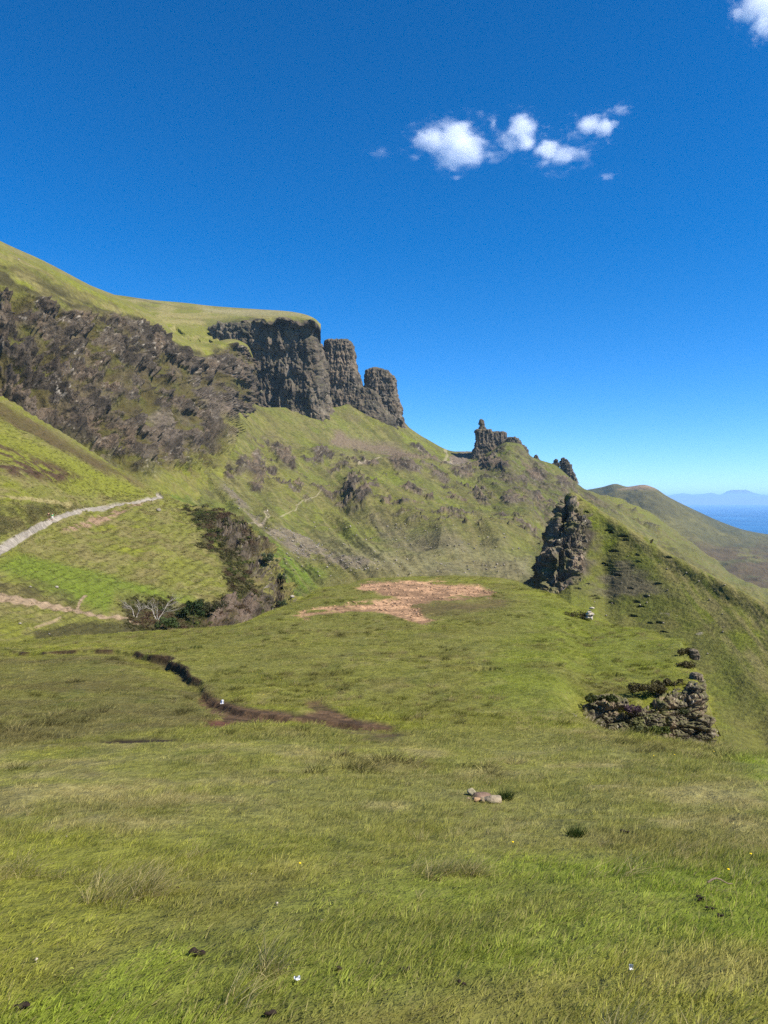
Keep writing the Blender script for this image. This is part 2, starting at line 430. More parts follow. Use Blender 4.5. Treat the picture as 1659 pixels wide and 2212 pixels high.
ncol = mix(ncol, SOIL, clay*sm(.1, .5, fbm(U3(NX/.9+5, ND/.5), 3, 131))*.5)
peatm = np.where(lowside, np.exp(-(dd/(.16+.42*dep+.25*np.clip(wig,0,1)))**2), np.exp(-(dd/.07)**2))*sm(.04, .16, dep+wig*.1)
peatm = peatm*sm(-.25, .15, fbm(U3(NX/.8, ND/.8), 3, 141)+np.clip(dep-.17, 0, 1)*3.)
ncol = mix(ncol, SOIL*.55, peatm); ncol = mix(ncol, PEAT*1.5, peatm*sm(.24, .34, dep)*sm(-.3, .2, nz2+.1)); ncol = mix(ncol, PEAT, pitm)
NEAR_BARE = np.clip(np.maximum.reduce([clay, brown*.95, peatm*1.2, pitm, red]), 0, 1)
SN = Surf(); SN.p = near_p; SN.pu, SN.pv = proj(near_p); SN.pu = np.where(ND > .9, SN.pu, 1e6); SN.n = grid_normals(near_p); SN.n *= np.sign(SN.n[..., 2:3]+1e-9)
near_ground = link(bpy.data.objects.new('ground', mesh_np('ground', near_p, quads=grid_quads(*NX.shape), cols=ncol, mat=M_NEAR)))
tag(near_ground, 'grassy near meadow and hillock with bare orange clay and a dark peat scarp', 'ground', kind='structure')

# ------------------------------------------------------------------ hillside with the gravel path (left middle distance)
PH = [
 (-500, [(600, 330), (640, 280), (850, 215), (1050, 150), (1200, 105), (1290, 80), (1360, 62), (1500, 48)]),
 (-150, [(770, 300), (790, 255), (900, 210), (1060, 155), (1200, 108), (1290, 82), (1360, 64), (1480, 50)]),
 (0,    [(855, 300), (868, 262), (945, 212), (1090, 140), (1190, 112), (1270, 88), (1345, 70), (1440, 52)]),
 (120,  [(930, 310), (938, 272), (1000, 225), (1090, 182), (1150, 158), (1240, 112), (1330, 82), (1430, 58)]),
 (240,  [(1000, 330), (1008, 290), (1055, 262), (1090, 236), (1170, 165), (1250, 122), (1330, 92), (1430, 64)]),
 (340,  [(1066, 345), (1061, 306), (1078, 286), (1105, 245), (1170, 175), (1250, 132), (1320, 104), (1440, 70)]),
 (400,  [(1105, 340), (1088, 298), (1105, 270), (1130, 235), (1195, 175), (1265, 136), (1320, 112), (1450, 76)]),
 (460,  [(1120, 325), (1102, 286), (1120, 260), (1150, 228), (1200, 182), (1268, 142), (1325, 118), (1460, 84)]),
 (510,  [(1140, 305), (1120, 270), (1142, 245), (1172, 218), (1220, 182), (1275, 148), (1330, 124), (1470, 92)]),
 (550,  [(1180, 285), (1152, 245), (1178, 225), (1205, 205), (1245, 178), (1290, 152), (1335, 130), (1470, 98)]),
 (585,  [(1250, 265), (1218, 220), (1238, 206), (1258, 192), (1282, 174), (1312, 154), (1345, 136), (1470, 104)]),
 (612,  [(1310, 240), (1272, 190), (1285, 182), (1298, 172), (1314, 160), (1332, 148), (1360, 136), (1470, 108)]),
 (640,  [(1370, 210), (1322, 170), (1330, 165), (1338, 160), (1348, 152), (1362, 144), (1390, 134), (1480, 110)])]
PH = [(u_, k_[:-1]+[(1642, 80)] if k_[-1][1] > 82 else k_) for u_, k_ in PH]      # the foot runs in under the near meadow
S2 = rib_surface(PH, np.concatenate([np.linspace(-500, -10, 60)[:-1], np.linspace(-10, 640, 330)]), 400, 'path_hill')
u, v, p = S2.U, S2.V, S2.p
PATH = [(-60, 1216), (0, 1188), (40, 1163), (80, 1140), (117, 1122), (150, 1109), (185, 1099), (240, 1095), (290, 1086), (330, 1078), (348, 1076), (340, 1069)]
pathd, (_, ppar) = linedist(u, v, PATH)
pw = np.interp(ppar, [0, 2, 4, 6, 8, 9, 11], [12, 9.5, 7, 4.5, 4, 4.5, 4]); wv = fbm(p/2.5, 3, 5)
pathm = 1-sm(pw*.8, pw*1.15, pathd+wv*2.2)
bank = polymask(u, v, [(-600, 600), (0, 868), (340, 1064), (310, 1080), (180, 1095), (100, 1118), (0, 1165), (-600, 1300)], 8)
rockface = polymask(u+wv*10, v+fbm(p/6., 3, 8)*10, [(455, 1128), (520, 1128), (565, 1172), (590, 1225), (640, 1300), (640, 1420), (470, 1420), (455, 1310), (478, 1296), (520, 1300), (560, 1285), (548, 1255), (520, 1215), (480, 1180)], 9)
heath1 = polymask(u+wv*12, v+wv*8, [(400, 1100), (470, 1105), (530, 1128), (560, 1180), (540, 1250), (585, 1330), (480, 1400), (270, 1400), (265, 1290), (330, 1285), (420, 1300), (500, 1290), (470, 1200), (420, 1180), (440, 1150)], 10)
gully = polymask(u, v, [(262, 1288), (330, 1280), (400, 1296), (470, 1300), (600, 1330), (600, 1460), (330, 1460)], 14)
hn = fbm(p/14., 4, 11); hf = fbm(p/3., 3, 12)
rk = ridge(p/A([5., 5., 7.]), 4, 14); f1z, fez, cidz = voro(p/A([1.3, 1.3, 1.6]), 16)
f1, fe, cid = voro(p/A([3.2, 3.2, 2.6]), 15)
disp = hn*1.1+hf*.32+rockface*((rk-.62)*6.+(cid-.5)*2.6+(cidz-.5)*1.1-.6*np.exp(-(fe/.12)**2))-gully*1.4+heath1*hf*.7
# rows of grassy lynchets on the bulge below the path
lyn = np.sin((v*.42+u*.16+fbm(p/9., 3, 17)*6))*.18*(1-rockface)*(1-bank)
disp = disp+lyn
disp = disp*(1-pathm)-pathm*.2
S2.p = p+S2.n*disp[..., None]*np.clip(p[..., 1:2]/170., .35, 1.4); p = S2.p; S2.n = grid_normals(S2.p); S2.n *= np.where((S2.n*-S2.p).sum(-1, keepdims=True) < 0, -1, 1)
c = turf_color(p, 16., 3)
c = mix(c, G_STRAW*.62, sm(-.1, .5, fbm(U3(u/30, v/7.), 4, 21))*.55)
c = mix(c, A([.100, .135, .012]), polymask(u, v+hn*10, [(50, 1200), (180, 1225), (300, 1260), (420, 1290), (250, 1290), (230, 1330), (150, 1300), (0, 1240), (-200, 1280)], 14)*.8)
c = mix(c, G_BRIGHT, bank*polymask(u, v, [(-200, 800), (0, 925), (150, 990), (320, 1060), (300, 1078), (150, 1060), (0, 985), (-200, 880)], 12)*.8)
c = mix(c, HEATH_RED, bank*polymask(u+hf*20, v+hf*8, [(-400, 900), (0, 955), (110, 1000), (180, 1035), (120, 1045), (40, 1030), (-400, 1010)], 10)*sm(-.4, .1, hf+hn*.6))
c = mix(c, HEATH, bank*polymask(u+hf*20, v+hf*8, [(-400, 1080), (60, 1090), (200, 1093), (120, 1112), (0, 1160), (-400, 1300)], 8)*sm(-.5, .2, hf)*.75)
c = mix(c, HEATH_RED*.9, bank*polymask(u, v+hf*6, [(-400, 700), (0, 862), (340, 1060), (200, 1010), (0, 900), (-400, 800)], 8)*.75)
c = mix(c, G_STRAW*.8, linemask(u, v+hf*3, [(-40, 1070), (60, 1076), (150, 1092)], 3))
c = mix(c, HEATH*1.1, polymask(u+hf*16, v+hf*10, [(-200, 1250), (60, 1255), (160, 1290), (170, 1320), (60, 1290), (-200, 1280)], 10)*sm(-.4, .2, hf)*.8)
c = mix(c, HEATH, heath1*sm(-.55, .1, hf+.4*hn)*.92)
c = mix(c, HEATH_RED*.8, heath1*sm(.0, .4, fbm(p/5.+3, 3, 23))*.6)
rc = rock_color(p, 2.2, 25, pale=1., warm=.9)*.85
c = mix(c, rc, rockface*sm(.46, .66, rk+.16*hf)*(1-.8*sm(.45, .75, S2.n[..., 2]+.3*fbm(p/2.5, 3, 28))))
c = mix(c, A([.115, .083, .060]), polymask(u+hf*8, v+hf*6, [(455, 1302), (500, 1296), (545, 1312), (560, 1335), (520, 1345), (460, 1336)], 6)*sm(-.4, .1, fbm(p/2., 3, 27)))
LOWPATH = [(-40, 1283), (30, 1295), (90, 1308), (160, 1320), (220, 1334), (300, 1337)]
lowd = linedist(u, v+hf*.8, LOWPATH)[0]; lowm = 1-sm(3.2, 5.5, lowd+np.interp(u, [-40, 0, 120, 165, 300], [-5, -4.5, -2.5, 0, 1.8])+hf*2)
lowm = np.maximum(lowm, linemask(u, v, [(165, 1322), (172, 1302), (183, 1291)], 2.2)); lowm = np.maximum(lowm, .7*linemask(u, v, [(75, 1357), (110, 1345), (130, 1336)], 1.6))
c = mix(c, A([.25, .18, .11]), lowm)
c = mix(c, PEAT, linemask(u, v+hf*2, [(118, 1328), (160, 1335), (210, 1338)], 1.8)*0+polymask(u+hf*4, v+hf*2, [(122, 1441-10), (125, 1440)], 2)*0)
c = mix(c, HEATH*.9, polymask(u+hf*12, v+hf*8, [(75, 1370), (150, 1345), (250, 1348), (330, 1356), (330, 1400), (40, 1420)], 6)*.8)
dirt = polymask(u+hf*5, v+hf*3, [(195, 1118), (245, 1103), (305, 1088), (318, 1083), (300, 1094), (258, 1112), (215, 1128), (160, 1146), (130, 1150)], 3)*sm(-.3, .1, hf+.1)
c = mix(c, A([.24, .155, .10]), dirt*.9)
c = mix(c, GRAVEL*lerp(.8, 1.15, sm(-.5, .5, hf))[..., None], pathm)
path_hill = surf_obj('hillside', S2, c, M_HILL, 'green hillside carrying the pale gravel path above the gully', 'hillside')
S2.rockface, S2.heath, S2.gully, S2.pathm = rockface, heath1, gully, pathm

# ------------------------------------------------------------------ escarpment on the left
ES = [
 (-300, [(330, 470), (370, 430), (560, 390), (700, 365), (800, 345), (900, 325), (980, 300), (1050, 280)]),
 (0,   [(520, 520), (545, 450), (625, 420), (720, 395), (800, 372), (880, 352), (960, 332), (1040, 312)]),
 (100, [(566, 560), (586, 480), (655, 450), (740, 425), (820, 398), (900, 376), (980, 352), (1060, 332)]),
 (200, [(618, 600), (632, 520), (675, 495), (760, 465), (850, 428), (935, 402), (1010, 376), (1075, 350)]),
 (250, [(638, 630), (652, 545), (688, 518), (775, 488), (866, 448), (950, 420), (1020, 392), (1085, 366)]),
 (300, [(660, 660), (676, 570), (705, 545), (790, 512), (880, 470), (965, 438), (1032, 408), (1090, 380)]),
 (345, [(690, 680), (703, 595), (725, 572), (812, 540), (898, 498), (980, 462), (1045, 428), (1100, 400)]),
 (390, [(727, 700), (737, 625), (752, 602), (832, 565), (912, 524), (990, 485), (1050, 450), (1110, 420)]),
 (440, [(742, 745), (752, 668), (772, 648), (842, 612), (915, 570), (985, 525), (1050, 480), (1110, 440)]),
 (500, [(732, 800), (742, 735), (765, 712), (830, 682), (880, 662), (930, 622), (990, 572), (1060, 520)]),
 (530, [(742, 840), (752, 790), (762, 785), (830, 772), (885, 752), (940, 710), (1000, 640), (1080, 560)]),
 (560, [(790, 960), (800, 950), (820, 940), (860, 920), (905, 880), (950, 790), (1010, 660), (1090, 580)])]
S3 = rib_surface(ES, np.concatenate([np.linspace(-300, -10, 50)[:-1], np.linspace(-10, 560, 400)]), 380, 'escarpment')
u, v, p, t = S3.U, S3.V, S3.p, S3.t
a1 = fbm(p/45., 5, 201); a2 = fbm(p/12., 4, 202); a3 = fbm(p/4., 3, 203)
cl = sm(1.75, 2.25, t+a1*.5+.65*sm(455, 515, u))*(1-sm(5.0, 6.2, t+a1*1.0))                 # cliff belt
rid = ridge(U3(u/34.+a1*.8, v/75., 0), 4, 204)                              # buttresses and gullies running down the face
bands = fbm(U3((u-v*.25)/60., (v+u*-.42)/17., 3), 4, 205)                   # broken rock bands parallel to the skyline
f1, fe, cid = voro(p/A([7., 7., 10.]), 206)
f1b, feb, cidb = voro(p/A([2.8, 2.8, 4.5]), 209)
rock = cl*sm(-.12, .12, bands*1.1+a2*.7+(rid-.62)*1.1+.02)
disp = cl*((rid-.6)*17+bands*4.)+rock*((cid-.4)*5.+(cidb-.5)*2.4+(ridge(U3(u/7.+a1, v/46., 5), 3, 215)-.6)*6.5)+a2*1.6*(1-rock)+a3*.6+(1-cl)*(a1*2.)
disp *= sm(.6, 1.3, t)*.9+.1
S3.p = p+S3.n*disp[..., None]; p = S3.p; nn = grid_normals(p); nn *= np.where((nn*-p).sum(-1, keepdims=True) < 0, -1, 1)
c = turf_color(p, 30., 33)
c = mix(c, G_STRAW*.62, sm(-.2, .5, fbm(U3((u)/50, (v-u*.45)/8., 1), 4, 207))*.6*(1-sm(2., 3., t)))
c = mix(c, HEATH*1.15, sm(-.2, .3, fbm(U3(u/60, (v-u*.45)/14., 2), 4, 208))*sm(.95, 1.7, t)*(1-cl)*(1-sm(5., 6., t)))
veg = mix(np.broadcast_to(A([.060, .048, .016]), p.shape).copy(), A([.070, .066, .015]), sm(-.2, .4, a2))
veg = mix(veg, A([.085, .066, .042]), sm(.0, .5, fbm(p/20.+4, 3, 211))*.7)
c = mix(c, veg, cl)
rc = rock_color(p, 11., 212, pale=1., warm=.8)*.9
c = mix(c, rc, rock*sm(.12, .3, 1.15-nn[..., 2]*.7))
scr = polymask(u+a2*8, v+a2*10, [(325, 900), (352, 880), (400, 930), (440, 1000), (420, 1010), (370, 960), (340, 950)], 8)
scr = np.maximum(scr, .8*polymask(u+a2*10, v, [(0, 900), (60, 920), (240, 1010), (330, 1060), (290, 1050), (180, 990), (0, 925)], 8))
scr = np.maximum(scr, .7*polymask(u+a2*10, v+a2*10, [(560-120, 800), (460, 820), (520, 900), (470, 930), (430, 880)], 12))
c = mix(c, SCREE*lerp(.5, .95, sm(-.5, .5, a3))[..., None], scr*.75*sm(-.3, .2, a2+.1))
low = polymask(u+a2*14, v, [(380, 960), (450, 1010), (480, 900), (560, 940), (620, 1100), (330, 1130), (300, 1060), (350, 1060)], 14)
c = mix(c, turf_color(p, 25., 44), low*sm(-.2, .2, a1+.15)*.8)
surf_obj('escarpment', S3, c, M_SLOPE, 'dark broken rock escarpment with grassy crest on the left', 'escarpment')

# ------------------------------------------------------------------ plateau behind the escarpment edge
PL = [
 (60,  [(600, 1300), (606, 900), (640, 700), (690, 600), (760, 500)]),
 (200, [(640, 1400), (631, 1000), (650, 760), (690, 640), (770, 540)]),
 (260, [(650, 1400), (638, 1050), (660, 800), (700, 680), (780, 580)]),
 (330, [(660, 1450), (648, 1100), (672, 860), (712, 730), (790, 640)]),
 (400, [(668, 1450), (654, 1150), (684, 920), (725, 790), (800, 700)]),
 (450, [(672, 1450), (660, 1150), (690, 950), (735, 850), (810, 760)]),
 (500, [(676, 1450), (664, 1150), (684, 990), (702, 900), (760, 930)]),
 (530, [(678, 1450), (666, 1150), (682, 1000), (694, 880), (740, 930)]),
 (560, [(680, 1450), (668, 1150), (680, 1010), (692, 872), (730, 930)]),
 (620, [(684, 1400), (672, 1130), (680, 1010), (691, 870), (730, 930)]),
 (655, [(690, 1350), (678, 1100), (684, 1000), (692, 872), (730, 930)]),
 (680, [(700, 1300), (688, 1060), (691, 990), (697, 878), (735, 930)]),
 (693, [(720, 1250), (700, 1040), (704, 990), (712, 905), (750, 940)])]
S3p = rib_surface(PL, np.linspace(60, 693, 300), 130, 'plateau')
u, v, p = S3p.U, S3p.V, S3p.p
b1 = fbm(U3(u/40, v/6.), 4, 221); b2 = fbm(p/30., 3, 222)
S3p.p = p+A([0, 0, 1])*(b1*1.6+b2*2.)[..., None]*sm(1.2, 2., S3p.t)[..., None]+A([0, 1, 0])*(fbm(p/22., 4, 223)*26)[..., None]*sm(2.5, 3., S3p.t)[..., None]-A([0, 0, 1])*(sm(-.1, .5, fbm(p/14., 3, 224))*7)[..., None]*sm(2.75, 3., S3p.t)[..., None]; p = S3p.p
c = mix(turf_color(p, 60., 55), G_STRAW*.72, sm(-.25, .3, b1)*.75)
c = mix(c, A([.22, .19, .10]), polymask(u, v, [(440, 664), (640, 674), (660, 682), (520, 682), (440, 674)], 5)*.6)
c = mix(c, HEATH*1.4, sm(.0, .5, b2)*polymask(u, v, [(250, 640), (420, 660), (400, 672), (260, 660)], 6)*.7)
c = mix(c, rock_color(p, 12., 227)*.9, sm(2.55, 2.9, S3p.t+.5*fbm(p/12., 3, 226))*polymask(u, v, [(490, 600), (720, 600), (720, 800), (490, 800)], 10))
c = mix(c, G_DEEP*1.2, polymask(u, v, [(440, 690), (520, 690), (500, 720), (450, 720)], 8)*.6)
surf_obj('plateau', S3p, c, M_SLOPE, 'straw green grassy plateau above the dark cliff headland', 'plateau')
# ------------------------------------------------------------------ great grassy slope, valley floor and the ridge under the pinnacles
SL = [
 (230, [(880, 560), (925, 500), (970, 460), (1010, 425), (1050, 395), (1090, 370), (1140, 340), (1230, 300)]),
 (345, [(880, 600), (930, 560), (975, 510), (1020, 465), (1065, 420), (1110, 385), (1170, 350), (1260, 300)]),
 (430, [(860, 660), (900, 620), (960, 570), (1010, 510), (1060, 460), (1110, 410), (1190, 360), (1280, 290)]),
 (500, [(850, 720), (893, 670), (950, 605), (1010, 540), (1065, 480), (1130, 410), (1210, 350), (1310, 260)]),
 (575, [(880, 820), (930, 745), (985, 650), (1045, 555), (1110, 450), (1180, 385), (1250, 310), (1330, 230)]),
 (650, [(880, 900), (935, 800), (982, 700), (1040, 610), (1100, 520), (1170, 420), (1240, 330), (1330, 225)]),
 (720, [(880, 930), (930, 860), (975, 790), (1010, 720), (1070, 620), (1150, 480), (1225, 350), (1330, 220)]),
 (790, [(860, 1000), (890, 960), (960, 880), (1005, 770), (1060, 650), (1140, 500), (1220, 365), (1330, 215)]),
 (830, [(860, 1030), (885, 985), (962, 895), (1005, 780), (1066, 655), (1140, 510), (1218, 370), (1330, 215)]),
 (868, [(905, 1060), (912, 1010), (966, 905), (1005, 790), (1070, 660), (1140, 520), (1215, 375), (1320, 220)]),
 (920, [(960, 1080), (947, 1020), (984, 925), (1015, 815), (1080, 680), (1140, 540), (1210, 385), (1310, 225)]),
 (985, [(1000, 1120), (975, 1060), (1000, 965), (1030, 850), (1090, 710), (1145, 560), (1205, 390), (1300, 230)]),
 (1030, [(995, 1130), (975, 1060), (1002, 960), (1040, 845), (1095, 715), (1148, 570), (1205, 400), (1300, 235)]),
 (1060, [(990, 1110), (972, 1020), (992, 940), (1035, 840), (1090, 720), (1146, 575), (1200, 410), (1295, 240)]),
 (1095, [(975, 1100), (955, 1000), (985, 925), (1030, 832), (1088, 720), (1142, 580), (1195, 420), (1290, 245)]),
 (1120, [(980, 1100), (958, 1000), (998, 922), (1042, 830), (1094, 720), (1142, 585), (1190, 430), (1285, 250)]),
 (1150, [(1010, 1100), (987, 1000), (1022, 920), (1062, 830), (1105, 720), (1145, 590), (1187, 440), (1280, 260)]),
 (1200, [(1030, 1100), (1005, 1000), (1040, 922), (1077, 832), (1115, 722), (1150, 592), (1187, 440), (1280, 270)]),
 (1232, [(1055, 1100), (1032, 1000), (1058, 925), (1088, 835), (1120, 724), (1152, 596), (1188, 445), (1280, 280)]),
 (1265, [(1082, 1100), (1058, 1000), (1078, 930), (1100, 840), (1126, 730), (1156, 600), (1192, 450), (1280, 285)]),
 (1330, [(1125, 1080), (1100, 1000), (1112, 930), (1126, 840), (1144, 730), (1168, 600), (1200, 460), (1280, 290)]),
 (1420, [(1180, 1050), (1155, 980), (1160, 920), (1168, 840), (1178, 740), (1195, 610), (1220, 470), (1290, 300)])]
SL = [(u_, k_[:-1]+[(1709, 90)] if u_ >= 560 else k_) for u_, k_ in SL]
S4 = rib_surface(SL, np.linspace(230, 1420, 640), 330, 'slope')
u, v, p, t = S4.U, S4.V, S4.p, S4.t
n1 = fbm(p/60., 4, 301); n2 = fbm(p/16., 4, 302); n3 = fbm(p/5., 3, 303)
# ribs and gullies running down the fall line of the long slope
fall = fbm(U3((u+.0-(v*1.05))/26., (v+u*.3)/170., 1), 4, 304)*polymask(u, v, [(200, 880), (700, 930), (760, 1060), (900, 1200), (900, 1300), (200, 1300)], 40)
# knoll crest between the long slope and the pinnacles' scree
knoll = polymask(u, v, [(655, 985), (700, 975), (760, 985), (850, 998), (960, 1008), (1060, 1040), (1140, 1080), (1170, 1150), (1080, 1190), (950, 1185), (850, 1130), (760, 1100), (735, 1060), (690, 1010)], 26)
spurs = ridge(U3((u-v*.8)/85., (v+u*.5)/260., 2), 3, 306)
prisonhill = polymask(u, v, [(985, 965), (1050, 930), (1240, 1020), (1340, 1110), (1180, 1160), (1040, 1080)], 30)
crags = [  # rocky steps on the slope
 [(740, 1058), (760, 1048), (785, 1072), (800, 1100), (785, 1112), (752, 1090)],
 [(660, 992), (690, 985), (705, 1000), (690, 1012), (665, 1006)], [(700, 1020), (760, 1015), (770, 1030), (710, 1036)],
 [(840, 1020), (870, 1010), (905, 1040), (885, 1052), (850, 1045)], [(905, 1030), (920, 1020), (960, 1060), (955, 1078), (930, 1064)],
 [(480, 1000), (560, 975), (575, 1020), (565, 1070), (545, 1060), (535, 1035), (490, 1030)], [(575, 965), (612, 965), (640, 1000), (640, 1025), (610, 1010)],
 [(1075, 1040), (1125, 1030), (1140, 1050), (1100, 1058)], [(960, 1035), (1000, 1020), (1030, 1030), (1010, 1052), (975, 1055)],
 [(1040, 985), (1085, 985), (1105, 1005), (1090, 1020), (1040, 1012)], [(1010, 1095), (1040, 1085), (1060, 1108), (1040, 1120)],
 [(1195, 1035), (1230, 1025), (1245, 1048), (1215, 1055)], [(880, 960), (905, 955), (945, 1000), (935, 1003)], [(955, 1140), (985, 1135), (1000, 1160), (975, 1162)],
 [(1130, 1065), (1165, 1060), (1180, 1080), (1150, 1090)], [(1130, 1020), (1155, 1012), (1180, 1030), (1165, 1040)], [(860, 1080), (880, 1076), (905, 1100), (885, 1108)], [(1080, 1100), (1110, 1095), (1125, 1118), (1098, 1122)]]
crag = np.zeros_like(u)
for k, c_ in enumerate(crags):
    crag = np.maximum(crag, polymask(u+n2*14+n3*4, v+n2*8, c_, 4))
crag = crag*sm(-.35, .1, n3*.8+n2*.9+.12)
crag = np.clip(crag+prisonhill*sm(.30, .5, ridge(p/A([34., 34., 60.]), 4, 308)*.55+n2*.5)*.8, 0, 1)
crag = np.maximum(crag, sm(.40, .55, n2*.75+n1*.3)*polymask(u, v, [(480, 960), (700, 970), (980, 1010), (1160, 1100), (1000, 1180), (860, 1120), (740, 1100), (560, 1080)], 20))
crag = np.maximum(crag, sm(.34, .46, fbm(p/11.+40, 3, 307)+.35*n1)*polymask(u, v, [(500, 940), (720, 960), (1000, 985), (1240, 1060), (1180, 1180), (960, 1175), (800, 1120), (600, 1070), (480, 1010)], 25))
f1, fe, cid = voro(p/A([9., 9., 11.]), 309); f1q, feq, cidq = voro(p/A([3.5, 3.5, 5.]), 319)
rr = ridge(p/A([10., 10., 26.]), 3, 310)
disp = n1*3.0+n2*2.0+n3*.45+fall*3.4*sm(.5, 2., t)+knoll*12.+(spurs-.6)*4.*polymask(u, v, [(760, 1000), (1000, 1030), (1250, 1080), (1180, 1200), (900, 1220), (820, 1130)], 40)+crag*((rr-.45)*7.+(cid-.5)*4.+(cidq-.5)*2.5)
disp *= sm(1., 1.6, t)*(1-sm(6.2, 7., t))
# valley floor hummocks
disp = disp+polymask(u, v, [(860, 1200), (1000, 1185), (1150, 1195), (1140, 1250), (900, 1250)], 15)*fbm(p/22., 3, 312)*2.8
S4.p = p+S4.n*disp[..., None]; p = S4.p; nn = grid_normals(p); nn *= np.where((nn*-p).sum(-1, keepdims=True) < 0, -1, 1)
c = turf_color(p, 45., 66)*A([.84, .92, .9])
c = mix(c, G_OLIVE*.9, sm(-.3, .3, n1)*.5)
c = mix(c, A([.085, .13, .012]), polymask(u, v, [(330, 1060), (480, 1100), (600, 1180), (700, 1240), (640, 1300), (560, 1300)], 25)*.8)
c = mix(c, A([.155, .138, .070]), polymask(u, v, [(680, 1160), (900, 1190), (1150, 1200), (1150, 1260), (800, 1250)], 22)*sm(-.6, .1, n2+.2)*.8)
c = mix(c, A([.135, .13, .045]), knoll*polymask(u, v, [(690, 985), (800, 990), (850, 1005), (780, 1020), (700, 1010)], 8)*.6)
c = mix(c, HEATH*1.6, sm(.1, .5, fbm(U3((u-v)/30., (v+u*.3)/60., 6), 4, 313))*.45)
c = mix(c, G_DEEP, prisonhill*.45)
c = mix(c, R_WARM*.8, sm(.0, .5, fbm(p/25.+8, 4, 314))*.28)
st = fbm(U3((u-v*1.0)/9., (v+u*.3)/70., 7), 4, 316)
c = mix(c, G_STRAW*.6, sm(.0, .5, st)*.45*(1-crag)); c = mix(c, HEATH*1.5, sm(.05, .5, -st)*.40)
c = mix(c, A([.045, .050, .014]), sm(.15, .5, fbm(p/7.+3, 3, 317))*.45)
rc = rock_color(p, 9., 315, pale=.55, warm=.8)
c = mix(c, rc, crag)
def scree_masks(u, v, n2, n3):
    a = polymask(u+n3*10, v+n3*8, [(470, 1048), (505, 1062), (560, 1112), (640, 1150), (730, 1195), (812, 1230), (780, 1236), (720, 1222), (640, 1190), (575, 1150), (545, 1120)], 5)
    b = polymask(u+n2*14, v+n2*6, [(735, 930), (765, 945), (850, 960), (905, 990), (960, 1004), (900, 1006), (830, 996), (780, 975), (740, 970), (700, 960)], 10)
    d = polymask(u+n3*10, v+n3*8, [(975, 985), (1000, 975), (1022, 975), (1012, 1000), (990, 1020), (960, 1015)], 6)
    e = polymask(u+n2*20, v+n2*8, [(800, 1120), (860, 1150), (980, 1180), (1020, 1205), (900, 1195), (830, 1165)], 8)
    return a, b, d, e
sa, sb, sd_, se = scree_masks(u, v, n2, n3)
c = mix(c, SCREE*lerp(.75, 1.1, sm(-.5, .5, n3))[..., None], np.maximum(sa*.75*sm(-.5, .1, n3+n2+.1), se*.35))
c = mix(c, SCREE*A([.85, .78, .72]), sb*.9*sm(-.6, 0, n2)); c = mix(c, SCREE*.9, sd_)
PATH2 = [(530, 1132), (552, 1128), (560, 1127), (573, 1120), (577, 1110), (571, 1099)]
pm = .8*linemask(u, v, PATH2, .9, 1.2)
pm = np.maximum(pm, linemask(u, v, [(577, 1117), (583, 1112), (578, 1103), (572, 1098)], .9, 1.2)*.8)
pm = np.maximum(pm, .6*linemask(u, v, [(598, 1110), (617, 1106), (640, 1101), (641, 1094)], .5, 1.))
pm = np.maximum(pm, .6*linemask(u, v, [(638, 1092), (663, 1082), (680, 1078), (688, 1068)], .5, 1.))
pm = np.maximum(pm, .7*linemask(u, v, [(770, 1030), (800, 1022), (815, 1014), (850, 1008)], 1.2, 1.2))
pm = np.maximum(pm, .55*linemask(u, v, [(962, 972), (966, 985), (957, 1003), (972, 1010)], 2., 2.))
c = mix(c, A([.34, .28, .19]), pm*.75)
surf_obj('grass_slope', S4, c, M_SLOPE, 'long green slope and valley floor below the cliffs with scree and crags', 'slope')

